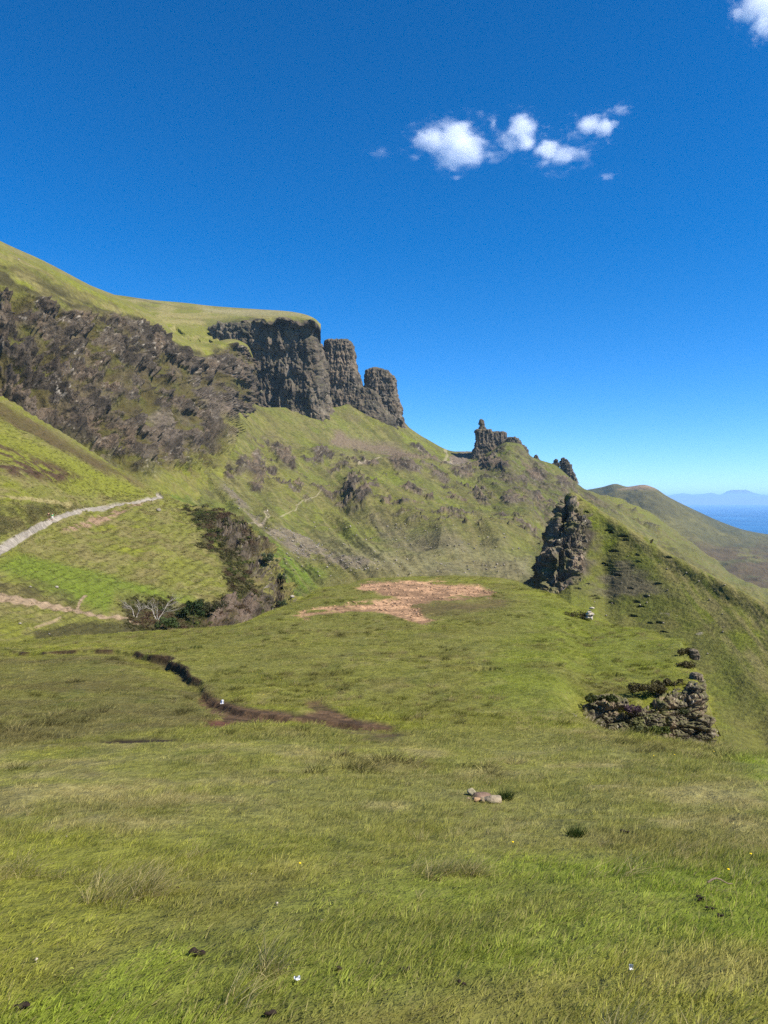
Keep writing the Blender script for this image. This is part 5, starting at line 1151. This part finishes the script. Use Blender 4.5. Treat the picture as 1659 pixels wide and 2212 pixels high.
for k, (u_, v_, w_, lab) in enumerate([(145, 1808, 5, 'tiny pale mushroom farthest up the left meadow'), (77, 2078, 11, 'pale domed mushroom in the lower left meadow'), (291, 2141, 7, 'small pale mushroom right of the lower left dung lumps'), (598, 1955, 8, 'pale mushroom in the middle meadow'), (694, 1991, 7, 'pale mushroom close beside a small dark dung heap'), (543, 1888, 6, 'tiny pale mushroom above the others in the middle meadow')]):
    q = near_pt(u_, v_+2); s = w_*q[1]/F*.42; root = empty('mushroom', q, lab, 'mushroom', 'pale mushrooms in the near meadow')
    pc, qc = lathe([(0, s*1.45), (s*.5, s*1.35), (s*.9, s*1.0), (s, s*.72), (s*.85, s*.62), (s*.3, s*.7)]); pst, qst = lathe([(s*.32, -s*.6), (s*.28, s*.7), (0, s*.75)])
    lift = A([0, 0, .006])
    link(bpy.data.objects.new('cap', mesh_np('cap', pc+lift, quads=qc, mat=M_CAP)), root); pst = pst.copy(); pst[..., 2] = np.where(pst[..., 2] < 0, -.02, pst[..., 2]+lift[2])
    link(bpy.data.objects.new('stalk', mesh_np('stalk', pst, quads=qst, mat=M_CAP)), root)
M_PAPER = mat_surface('white_paper', fine=40., bump=.2, dist=.005, var=.08, color=(.78, .78, .80), rough=.8)
def scrap(u_, v_, w_, h_, lab, cat, seed, name):
    q = near_pt(u_, v_+2); s = w_*q[1]/F; hh = h_*q[1]/F; n = 7
    X, Y = np.meshgrid(np.linspace(-.5, .5, n), np.linspace(0, 1, n), indexing='ij')
    z = fbm(U3(X*3, Y*3, 0), 3, seed)*.35
    p = np.stack([X*s, z*s-.1*s*Y, Y*hh+.02], -1); back = p+A([0, .004, 0])
    v = np.concatenate([p.reshape(-1, 3), back.reshape(-1, 3)]); gq = grid_quads(n, n)
    o = link(bpy.data.objects.new(name, mesh_np(name, v, quads=np.concatenate([gq, gq[:, ::-1]+n*n]), mat=M_PAPER))); o.location = q
    tag(o, lab, cat)
scrap(480, 1519, 7, 9, 'white paper scrap standing on the dark soil of the saddle', 'litter', 1, 'paper_scrap')
scrap(643, 2124, 13, 8, 'white crumpled scrap lying in the short grass at the lower middle', 'litter', 2, 'paper_scrap')
scrap(1365, 2102, 8, 11, 'small white feather caught among the straw stems lower right', 'feather', 3, 'feather')
def tube(pts, rad, n=6):
    pts = A(pts, float); m_ = len(pts); rad = np.broadcast_to(A(rad, float), (m_,))
    t = np.gradient(pts, axis=0); t /= np.linalg.norm(t, axis=1, keepdims=True)+1e-9
    ref = A([.31, .2, .93]); a = np.cross(t, ref); a /= np.linalg.norm(a, axis=1, keepdims=True)+1e-9; b = np.cross(t, a)
    th = np.linspace(0, 2*math.pi, n, endpoint=False)
    p = pts[None]+rad[None, :, None]*(np.cos(th)[:, None, None]*a[None]+np.sin(th)[:, None, None]*b[None])
    return p.reshape(-1, 3), grid_quads(n, m_, True)
M_TWIG = mat_surface('dry_twig', fine=50., bump=.3, dist=.004, var=.3, color=(.16, .12, .08))
q1, q2 = near_pt(1528, 1924), near_pt(1582, 1918); L_ = [q1+(q2-q1)*t_+A([0, 0, .045+.02*math.sin(t_*5)]) for t_ in np.linspace(0, 1, 7)]
vv, qq = tube(A(L_)-q1, np.linspace(.006, .003, 7)); o = link(bpy.data.objects.new('twig', mesh_np('twig', vv, quads=qq, mat=M_TWIG))); o.location = q1
tag(o, 'thin dry twig lying in the grass near the right edge', 'twig')
M_BUTTER = mat_surface('buttercup', fine=80., bump=0, var=.1, color=(.75, .55, .02), rough=.5)
fp, _, bare_, fu, r = near_sample(5000, 2.3, 30, .9, 21)
pu, pv = proj(fp)
fm = .04*polymask(pu, pv, [(0, 1850), (1659, 1800), (1659, 2212), (0, 2212)], 30)+.9*polymask(pu, pv, [(560, 2160), (660, 2150), (670, 2200), (570, 2200)], 8)+.5*polymask(pu, pv, [(1400, 1630), (1580, 1640), (1600, 1670), (1400, 1660)], 10)+.4*polymask(pu, pv, [(500, 1430), (640, 1420), (620, 1530), (520, 1510)], 10)+.2*polymask(pu, pv, [(1100, 1440), (1400, 1440), (1300, 1530), (1150, 1520)], 10)
fp = fp[r.uniform(size=len(fp)) < fm*.16]; V, Q = [], []
pc, qc = lathe([(.0, .0), (.005, .001), (.0065, .006), (.003, .004)], 6)
for k, q in enumerate(fp):
    sc_ = lerp(1., 1.8, min(1, q[1]/20)); V.append(pc.reshape(-1, 3)*sc_+q+A([0, 0, .075])); Q.append(qc+k*len(pc.reshape(-1, 3)))
tag(link(bpy.data.objects.new('buttercups', mesh_np('buttercups', np.concatenate(V), quads=np.concatenate(Q), mat=M_BUTTER))), 'scattered yellow buttercup heads in the near grass', 'flowers', kind='stuff')
# dark rush tufts
def rush(u_, v_, s, lab, seed, tintc=(.030, .050, .008), n=26, w=.10):
    q = near_pt(u_, v_+3); r = np.random.default_rng(seed)
    me0 = blades(n*9, .20*s, .006*max(1, q[1]/8), w*s, .15, seed, straw=.03, curve=.5, segs=3)
    a_ = me0.attributes['Col']; nv_ = len(me0.vertices); c_ = np.ones((nv_, 4), np.float32); a_.data.foreach_get('color', c_.ravel())
    cc = np.ones((nv_, 4), np.float32); cc[:, :3] = A(tintc)*lerp(.6, 1.5, r.uniform(size=(nv_, 1))); a_.data.foreach_set('color', cc.ravel())
    me0.materials.append(M_RUSH); o = link(bpy.data.objects.new('rush_tuft', me0)); o.location = q-A([0, 0, .02])
    tag(o, lab, 'rush tuft')
M_RUSH = mat_surface('rush_blades', fine=30., bump=0, var=.2, rough=.7, transl=.3)
rush(1245, 1806, .62, 'dark green rush tuft left of a dung heap in the right meadow', 1)
rush(1458, 1990, .35, 'low dark green clump in the fresh grass near the right side', 2, w=.2)
rush(1090, 1722, .7, 'dark green tuft at the right end of the stone cluster', 3)
rush(425, 1395, .9, 'dark green rush clump on the lip of the peat scarp', 4, w=.3, n=10, tintc=(.045, .065, .012))
rush(385, 1398, .7, 'small dark rush on the peat scarp left of the larger clump', 5, w=.2, n=6, tintc=(.045, .065, .012))

# ------------------------------------------------------------------ shrubs and trees
def leaves_mesh(name, centers, rad, n, lw, cols, seed, mat):
    r = np.random.default_rng(seed); k = r.integers(0, len(centers), n); d = r.normal(size=(n, 3)); d /= np.linalg.norm(d, axis=1, keepdims=True)
    c = A(centers)[k]+d*(A(rad)[k]*r.uniform(.25, 1., n)**.5)[:, None]*A([1, 1, .8])
    a = r.normal(size=(n, 3)); a /= np.linalg.norm(a, axis=1, keepdims=True); b = np.cross(a, d+r.normal(size=(n, 3))*.6); b /= np.linalg.norm(b, axis=1, keepdims=True)+1e-9
    s = lw*r.uniform(.6, 1.4, (n, 1)); v = np.stack([c-a*s, c+b*s*.5, c+a*s, c-b*s*.5], 1).reshape(-1, 3)
    cc = np.repeat(A(cols)[0]+(A(cols)[1]-A(cols)[0])*r.uniform(size=(n, 1)), 4, 0)
    return mesh_np(name, v, quads=np.arange(4*n).reshape(-1, 4), cols=cc, mat=mat, smooth=False)
M_FOL = mat_surface('foliage', fine=2., bump=0, var=.25, rough=.6, transl=.3, spec=.2)
M_BARK = mat_surface('bark', fine=6., bump=.5, dist=.03, var=.3, color=(.10, .08, .06))
M_DEAD = mat_surface('bleached_wood', fine=6., bump=.4, dist=.02, var=.2, color=(.34, .30, .25))
def limbs(base, h, seed, spread=.55, levels=4, r0=.06, split=(2, 3), lean=(0, 0, 0)):
    """recursive tapering limbs: list of (points, radii) and tip positions"""
    r = np.random.default_rng(seed); out, tips = [], []
    def grow(p, d, l, rad, lv):
        n = 4; pts = [p]; dd = d.copy()
        for k in range(n):
            dd = dd+r.normal(size=3)*.16+A([0, 0, .05]); dd /= np.linalg.norm(dd); pts.append(pts[-1]+dd*l/n)
        out.append((A(pts), np.linspace(rad, rad*.55, n+1)))
        if lv == 0: tips.append(pts[-1]); return
        for k in range(r.integers(*split, endpoint=True)):
            nd = dd+r.normal(size=3)*spread+A(lean); nd[2] = abs(nd[2])*.9+.1; nd /= np.linalg.norm(nd)
            grow(pts[r.integers(2, n+1)], nd, l*r.uniform(.6, .85), rad*.55, lv-1)
    grow(A(base, float), A([lean[0]*.5, lean[1]*.5, 1.]), h*.36, r0, levels)
    return out, tips
def limb_mesh(name, ls, mat, n=5):
    V, Q, off = [], [], 0
    for pts, rad in ls:
        v, q = tube(pts, rad, n); V.append(v); Q.append(q+off); off += len(v)
    return mesh_np(name, np.concatenate(V), quads=np.concatenate(Q), mat=mat)
def gully_pt(U, V, D):
    return P(U, V, D)
def dead_tree(U, V, h, lab, seed, lean, trunks=2):
    q = pick(S2, U, V); root = empty('dead_tree', q-A([0, 0, .15]), lab, 'dead tree', 'bleached dead trees in the gully')
    r = np.random.default_rng(seed)
    for k in range(trunks):
        ls, tips = limbs((r.normal()*.25, r.normal()*.2, 0), h*r.uniform(.8, 1.05), seed+k, spread=.5, levels=5, r0=.075, lean=(lean+r.normal()*.2, 0, 0))
        tr_ = link(bpy.data.objects.new('trunk', limb_mesh('trunk', ls[:1], M_DEAD, 7)), root)
        link(bpy.data.objects.new('branches', limb_mesh('branches', ls[1:], M_DEAD, 4)), root)
dead_tree(340, 1335, 4.6, 'taller bleached bare tree with upright white branches in the gully', 21, .12, 3)
dead_tree(292, 1330, 3.0, 'shorter bleached bare tree left of the taller one in the gully', 31, -.25, 2)
def bushy(name, U, V, S, w, h, lab, cat, seed, cols, n=2600, lw=.10, trunk=True, off=(0, 0, 0), group=None):
    q = (pick(S, U, V) if S is not None else A(off)); root = empty(name, q, lab, cat, group); r = np.random.default_rng(seed)
    ls, tips = limbs((0, 0, -.2), h*1.0, seed, spread=.6, levels=2, r0=.06*h/3)
    link(bpy.data.objects.new('trunk', limb_mesh('trunk', ls, M_BARK)), root)
    cen = [A([r.normal()*w*.26, r.normal()*w*.22, h*(.35+.5*r.uniform())]) for k in range(16)]; rad = [w*r.uniform(.10, .24) for k in cen]
    link(bpy.data.objects.new('crown', leaves_mesh('crown', cen, rad, n, lw, cols, seed, M_FOL)), root)
    return root
GRN = ((.028, .045, .012), (.085, .105, .040))
bushy('rowan_tree', 584, 1222, S2, 3.6, 3.6, 'upper round-crowned grey green tree growing on the gully cliff edge', 'tree', 41, ((.04, .06, .022), (.12, .14, .07)), n=2600, lw=.14, group='small trees on the gully cliff edge')
bushy('rowan_tree', 606, 1256, S2, 2.8, 2.2, 'lower small spreading tree growing on the gully cliff edge', 'tree', 43, ((.04, .06, .022), (.11, .13, .06)), n=1800, lw=.13, group='small trees on the gully cliff edge')
bushy('shrub', 418, 1345, S2, 3.4, 3.4, 'dark green bushy shrub with a black hollow in the gully', 'shrub', 45, ((.010, .020, .005), (.040, .065, .016)), n=3400, lw=.12)
bushy('shrub', 372, 1365, S2, 3.0, 1.8, 'leafy light green shrub at the foot of the bleached trees', 'shrub', 47, ((.03, .05, .012), (.09, .12, .035)), n=2200, lw=.10)
bushy('shrub', 452, 1330, S2, 3.4, 2.2, 'olive brown shrub against the pink rock in the gully', 'shrub', 49, ((.025, .028, .010), (.07, .07, .022)), n=2200, lw=.11)
bushy('shrub', 612, 1312, S2, 2.4, 1.6, 'small green bush at the foot of the gully cliff', 'shrub', 51, GRN, n=1500, lw=.10)
def heath_clump(U, V, w, h, lab, seed, cols, D=None, n=900, lw=.035):
    q = near_pt(U, V) if D is None else P(U, V, D)
    root = empty('heather_clump', q, lab, 'heather'); r = np.random.default_rng(seed)
    cen = [A([r.uniform(-.5, .5)*w, r.normal()*w*.12, h*r.uniform(.0, .45)]) for k in range(18)]; rad = [h*r.uniform(.3, .5) for k in cen]
    link(bpy.data.objects.new('foliage', leaves_mesh('foliage', cen, rad, n, lw, cols, seed, M_FOL)), root)
    ls, _ = limbs((0, 0, -.1), h*.7, seed, levels=1, r0=.012); link(bpy.data.objects.new('stem', limb_mesh('stem', ls, M_BARK)), root)
HC = ((.032, .028, .010), (.105, .085, .030))
heath_clump(1250, 1332, 1.35, .5, 'dark brown heather shrub beside the pale stone pile on the hillock edge', 61, HC, n=1500)
heath_clump(1400, 1492, 1.1, .34, 'large brown heather cushion on top of the layered outcrop', 62, HC, D=24.4, n=1700)
heath_clump(1445, 1478, .9, .26, 'brown heather on the outcrop just left of the big slabs', 63, HC, D=24.9, n=1200)
heath_clump(1300, 1512, .9, .22, 'shaggy dark heather fringe over the left block of the outcrop', 64, ((.02, .028, .006), (.07, .08, .02)), D=23.4, n=1300)
heath_clump(1368, 1535, .40, .26, 'purple tinged heather in the middle of the outcrop', 65, ((.05, .03, .04), (.12, .07, .09)), D=23.5, n=600, lw=.03)
heath_clump(1365, 1588, .75, .42, 'pale green bracken filling the gap in the outcrop', 66, ((.05, .06, .02), (.12, .13, .05)), D=23.2, n=1200)
heath_clump(1425, 1580, .55, .25, 'low green plants at the foot of the outcrop middle', 67, ((.04, .06, .01), (.12, .14, .03)), D=22.9, n=900)
heath_clump(1485, 1412, .6, .35, 'dark heather hanging at the upper right rim of the hillock', 68, HC, D=30.6, n=900)
heath_clump(1480, 1440, .7, .30, 'brown heather on the rim between the pale stones', 69, HC, D=28., n=900)
heath_clump(1478, 1540, .28, .20, 'little green fern in a crack of the big slabs', 70, ((.02, .03, .008), (.06, .07, .02)), D=23., n=350, lw=.025)
heath_clump(1272, 1580, .6, .34, 'rusty straw grass clump right of the rounded boulder', 71, ((.12, .09, .03), (.26, .19, .07)), D=20.2, n=900, lw=.03)

# ------------------------------------------------------------------ hikers
M_SKIN = mat_surface('skin', fine=20., bump=0, var=.06, color=(.48, .27, .18), rough=.6)
def cloth(name, c): return mat_surface(name, fine=30., bump=.2, dist=.01, var=.12, color=c, rough=.9)
def skin_mesh(name, verts, edges, radii, mat, sub=1):
    me = bpy.data.meshes.new(name); me.from_pydata(verts, edges, []); me.update(); me.materials.append(mat)
    o = bpy.data.objects.new(name, me); scene.collection.objects.link(o)
    md = o.modifiers.new('skin', 'SKIN'); md.use_smooth_shade = True
    for i, rr in enumerate(radii):
        me.skin_vertices[0].data[i].radius = rr if isinstance(rr, tuple) else (rr, rr)
    me.skin_vertices[0].data[0].use_root = True
    o.modifiers.new('subsurf', 'SUBSURF').levels = sub; o.modifiers[-1].render_levels = sub
    return o
def hiker(q, rz, h, lab, shirt, shorts, hair, shoes, stride, pack=None):
    root = empty('person', q, lab, 'person', 'hikers on the gravel path', rz); k = h/1.75
    s = stride
    V = [(0, 0, .95), (0, .01, 1.2), (0, 0, 1.42), (0, .0, 1.52), (0, -.01, 1.60), (0, -.015, 1.70),
         (.18, 0, 1.41), (.24, .03*s, 1.14), (.25, -.13*s, .92), (.25, -.18*s, .84), (-.18, 0, 1.41), (-.24, -.03*s, 1.14), (-.25, .12*s, .92), (-.25, .16*s, .84),
         (.10, 0, .90), (.11, -.12*s, .50), (.11, -.10*s, .10), (.11, -.24*s, .04), (-.10, 0, .90), (-.11, .10*s, .50), (-.11, .24*s, .12), (-.11, .10*s+.0, .04)]
    E = [(0, 1), (1, 2), (2, 3), (3, 4), (4, 5), (2, 6), (6, 7), (7, 8), (8, 9), (2, 10), (10, 11), (11, 12), (12, 13), (0, 14), (14, 15), (15, 16), (16, 17), (0, 18), (18, 19), (19, 20), (20, 21)]
    R = [(.15, .11), (.14, .10), (.15, .09), .055, .085, .07, .06, .045, .035, .04, .06, .045, .035, .04, .095, .065, .045, .04, .095, .065, .045, .04]
    V = [tuple(c*k for c in v) for v in V]; sc_ = lambda r_: tuple(x*k for x in r_) if isinstance(r_, tuple) else r_*k
    b = skin_mesh('body', V, E, [sc_(x) for x in R], M_SKIN); b.parent = root
    def cl_(nm, idx, rr, mat):
        vs = [V[i] for i in idx['v']]; es = idx['e']; o = skin_mesh(nm, vs, es, [sc_(x) for x in rr], mat); o.parent = root
    cl_('shirt', {'v': [0, 1, 2, 6, 7, 10, 11], 'e': [(0, 1), (1, 2), (2, 3), (3, 4), (2, 5), (5, 6)]}, [(.17, .13), (.165, .12), (.17, .11), .08, .065, .08, .065], shirt)
    cl_('shorts', {'v': [0, 14, 15, 18, 19], 'e': [(0, 1), (1, 2), (0, 3), (3, 4)]}, [(.175, .14), .12, .09, .12, .09], shorts)
    hv, hf = ICO[2]; hp = hv*A([.098, .108, .09])*k+A([0, .012, 1.675])*k; hp = hp[:, :]
    link(bpy.data.objects.new('hair', mesh_np('hair', hp, tris=hf, mat=hair)), root)
    for sx, i in ((1, 17), (-1, 21)):
        fv = hv*A([.055, .14, .05])*k+A(V[i])+A([0, .05*k, .01]); link(bpy.data.objects.new('shoe', mesh_np('shoe', fv, tris=hf, mat=shoes)), root)
    if pack is not None:
        bm = bmesh.new(); bmesh.ops.create_cube(bm, size=1.); bmesh.ops.bevel(bm, geom=bm.edges[:], offset=.18, segments=2, affect='EDGES'); me = bpy.data.meshes.new('backpack'); bm.to_mesh(me); bm.free(); me.materials.append(pack)
        o = link(bpy.data.objects.new('backpack', me), root); o.scale = (.32*k, .20*k, .46*k); o.location = (0, .2*k, 1.22*k)
M_BLK, M_GRY, M_GRN, M_WHT, M_DRK = cloth('black_shirt', (.012, .012, .014)), cloth('grey_shorts', (.05, .06, .06)), cloth('green_shirt', (.03, .36, .14)), cloth('white_shorts', (.78, .76, .70)), cloth('dark_hair', (.012, .009, .007))
hiker(pick(S2, 115, 1123), math.radians(12), 1.74, 'hiker in green shirt and white shorts on the gravel path', M_GRN, M_WHT, cloth('fair_hair', (.16, .12, .06)), M_BLK, 1., None)
hiker(pick(S2, 107.5, 1122.5), math.radians(8), 1.78, 'hiker in black shirt and grey shorts on the gravel path', M_BLK, M_GRY, M_DRK, M_BLK, -1., None)
for k, (S_, u_, v_, lab) in enumerate([(S4, 577, 1104, 'tiny distant hiker in white at the bend of the narrow slope path'), (S4, 628, 1099, 'tiny distant hiker in dark clothes on the narrow slope path')]):
    q = pick(S_, u_, v_); hiker(q, math.radians(30), 1.8, lab, M_WHT if k == 0 else M_BLK, M_WHT if k == 0 else M_GRY, M_DRK, M_BLK, 1.)
    bpy.context.view_layer.update()
q = pick(S3, 42, 561); hiker(q, 0, 1.8, 'tiny hiker in blue and white on the skyline crest', cloth('blue_shirt', (.05, .10, .22)), M_WHT, M_DRK, M_BLK, 1.)
# boat far out on the sea
bq = P(1627, 1096, 24500*1.0); D_b = -SEA_Z*F/(1094.5-V0); bq = P(1578, 1094.5, D_b); bq[2] = SEA_Z
root = empty('boat', bq, 'tiny white boat far out on the blue sea', 'boat')
hx = np.linspace(-1, 1, 13); wd = (1-np.clip(hx, 0, 1)**2.2)*.9+.1; S_ = 22.
hull = np.stack([np.stack([hx*S_, np.full(13, sy)*wd*S_*.18, np.full(13, zz)*S_*.12+(.04*S_*np.clip(hx, 0, 1)**2 if zz > .5 else 0)], -1) for sy, zz in ((0, -.4), (.7, -.1), (1, 1), (.8, 1.02), (-.8, 1.02), (-1, 1), (-.7, -.1), (0, -.4))], 1)
link(bpy.data.objects.new('hull', mesh_np('hull', hull, quads=grid_quads(13, 8), mat=M_PAPER)), root)
bm = bmesh.new(); bmesh.ops.create_cube(bm, size=1.); bmesh.ops.bevel(bm, geom=bm.edges[:], offset=.12, segments=2, affect='EDGES'); me = bpy.data.meshes.new('cabin'); bm.to_mesh(me); bm.free(); me.materials.append(M_PAPER)
o = link(bpy.data.objects.new('cabin', me), root); o.scale = (S_*.6, S_*.26, S_*.3); o.location = (-S_*.2, 0, S_*.25)
# ------------------------------------------------------------------ clouds (real volumes, far above the ground) and haze
def cloud_mat(name, puffs, dens, nscale, seed, edge=.55):
    m, n, l = nodes(name)
    out = n.new('ShaderNodeOutputMaterial'); vs = n.new('ShaderNodeVolumePrincipled')
    vs.inputs['Color'].default_value = (.97, .98, 1, 1); vs.inputs['Anisotropy'].default_value = .15
    tc = n.new('ShaderNodeTexCoord'); nt = n.new('ShaderNodeTexNoise'); nt.inputs['Scale'].default_value = nscale; nt.inputs['Detail'].default_value = 5; nt.inputs['Roughness'].default_value = .68; nt.noise_dimensions = '4D'; nt.inputs['W'].default_value = seed
    l.new(tc.outputs['Object'], nt.inputs['Vector'])
    acc = None
    for (cx, cy, cz, rx, ry, rz, k) in puffs:
        s = n.new('ShaderNodeVectorMath'); s.operation = 'SUBTRACT'; s.inputs[1].default_value = (cx, cy, cz); l.new(tc.outputs['Object'], s.inputs[0])
        d = n.new('ShaderNodeVectorMath'); d.operation = 'DIVIDE'; d.inputs[1].default_value = (rx, ry, rz); l.new(s.outputs[0], d.inputs[0])
        ln = n.new('ShaderNodeVectorMath'); ln.operation = 'LENGTH'; l.new(d.outputs[0], ln.inputs[0])
        mr = n.new('ShaderNodeMapRange'); mr.inputs['From Min'].default_value = 1.; mr.inputs['From Max'].default_value = 0.; mr.inputs['To Min'].default_value = 0; mr.inputs['To Max'].default_value = k; l.new(ln.outputs['Value'], mr.inputs['Value'])
        if acc is None: acc = mr.outputs['Result']
        else:
            mx = n.new('ShaderNodeMath'); mx.operation = 'MAXIMUM'; l.new(acc, mx.inputs[0]); l.new(mr.outputs['Result'], mx.inputs[1]); acc = mx.outputs[0]
    sub = n.new('ShaderNodeMath'); sub.operation = 'MULTIPLY_ADD'; sub.inputs[1].default_value = 3.4; sub.inputs[2].default_value = -1.78-edge*.35; l.new(nt.outputs['Fac'], sub.inputs[0])
    ad = n.new('ShaderNodeMath'); ad.operation = 'MULTIPLY_ADD'; ad.inputs[1].default_value = 1.5; l.new(acc, ad.inputs[0]); l.new(sub.outputs[0], ad.inputs[2])
    cl_ = n.new('ShaderNodeMapRange'); cl_.interpolation_type = 'SMOOTHSTEP'; cl_.inputs['From Min'].default_value = 0.; cl_.inputs['From Max'].default_value = 1.15; cl_.inputs['To Max'].default_value = dens; l.new(ad.outputs[0], cl_.inputs['Value'])
    l.new(cl_.outputs['Result'], vs.inputs['Density']); l.new(vs.outputs[0], out.inputs['Volume'])
    m.cycles.volume_step_rate = .35
    return m
def cloud(U, V, D, wpx, hpx, puffs, dens, seed, label, nscale=2.2, edge=.5):
    """puffs in half-sizes of the cloud's box (x right, z up); box mesh is the domain"""
    hw, hh = wpx/2/F*D, hpx/2/F*D; dp = hw*.8
    bm = bmesh.new(); bmesh.ops.create_icosphere(bm, subdivisions=3, radius=1.25)
    me = bpy.data.meshes.new('cloud'); bm.to_mesh(me); bm.free()
    o = link(bpy.data.objects.new('cloud', me)); o.location = P(U, V, D); o.scale = (hw, dp, hh)
    sx = hw/hh
    me.materials.append(cloud_mat('cloud_%d' % seed, puffs, dens*.62/hw, nscale, seed*3.7, edge))
    return tag(o, label, 'cloud', 'small white clouds in the blue sky')
CD = 4200.
cloud(982, 312, CD, 205, 105, [(-.45, 0, .25, .62, .8, .55, 1.), (0, 0, .25, .6, .9, .75, 1.15), (.3, 0, -.2, .6, .8, .75, 1.1), (-.05, 0, -.55, .55, .8, .45, .9), (.75, 0, -.45, .45, .6, .4, .7)], 5.5, 1, 'largest white cloud, leftmost in the row, with a ragged lower edge')
cloud(1115, 288, CD, 130, 95, [(.2, 0, .25, .6, .8, .8, 1.1), (-.2, 0, -.3, .6, .8, .55, .8), (.35, 0, -.3, .5, .8, .6, 1.), (-.75, 0, .5, .3, .5, .45, .55)], 4.2, 2, 'puffy white cloud with a small detached wisp on its upper left')
cloud(1210, 333, CD, 150, 72, [(-.35, 0, .25, .55, .8, .75, 1.1), (.1, 0, -.05, .7, .8, .6, 1.), (.65, 0, .05, .5, .6, .45, .65), (-.5, 0, -.65, .5, .6, .35, .5)], 4.2, 3, 'flat-based white cloud with a thin tail, lowest of the bright row')
cloud(1280, 275, CD, 120, 78, [(-.1, 0, .15, .6, .8, .6, 1.05), (.4, 0, .0, .6, .8, .5, 1.), (-.55, 0, -.35, .45, .6, .55, .6), (.5, 0, .4, .35, .5, .4, .7)], 3.8, 4, 'wing-shaped white cloud at the right end of the bright row')
cloud(1338, 238, CD, 75, 36, [(.1, 0, .1, .8, .8, .8, .8), (-.5, 0, -.2, .6, .8, .5, .6)], 1.5, 5, 'thin small wisp just above the wing-shaped cloud')
cloud(1640, 25, CD, 130, 125, [(.15, 0, .35, .8, .9, .85, 1.2), (-.3, 0, .1, .55, .8, .7, 1.), (.1, 0, -.45, .6, .8, .55, .9), (.7, 0, -.1, .7, .8, .8, 1.)], 5.5, 6, 'white cloud cut off by the upper right corner')
cloud(1312, 381, CD, 56, 26, [(0, 0, 0, .85, .8, .85, .75)], 1.2, 7, 'tiny faint wisp below the wing-shaped cloud')
cloud(822, 328, CD, 80, 30, [(0, 0, 0, .9, .8, .85, .65)], 1.0, 8, 'faint wisp left of the largest cloud')

hz = bpy.data.materials.new('haze_air'); hz.use_nodes = True; hz.node_tree.nodes.clear()
ho = hz.node_tree.nodes.new('ShaderNodeOutputMaterial'); hv = hz.node_tree.nodes.new('ShaderNodeVolumePrincipled')
hv.inputs['Color'].default_value = (.42, .70, 1., 1); hv.inputs['Density'].default_value = 3.8e-5; hv.inputs['Anisotropy'].default_value = 0.
hz.node_tree.links.new(hv.outputs[0], ho.inputs['Volume'])
hm = bpy.data.meshes.new('haze'); bm = bmesh.new(); bmesh.ops.create_cube(bm, size=1.); bm.to_mesh(hm); bm.free(); hm.materials.append(hz)
haze = link(bpy.data.objects.new('haze', hm)); x0, x1, y0, y1, z0, z1 = -32000, 125000, -3000, 110000, -300, 420
haze.location = ((x0+x1)/2, (y0+y1)/2, (z0+z1)/2); haze.scale = (x1-x0, y1-y0, z1-z0)
tag(haze, 'clear sea air fading the far coast to pale blue', 'haze', kind='stuff')
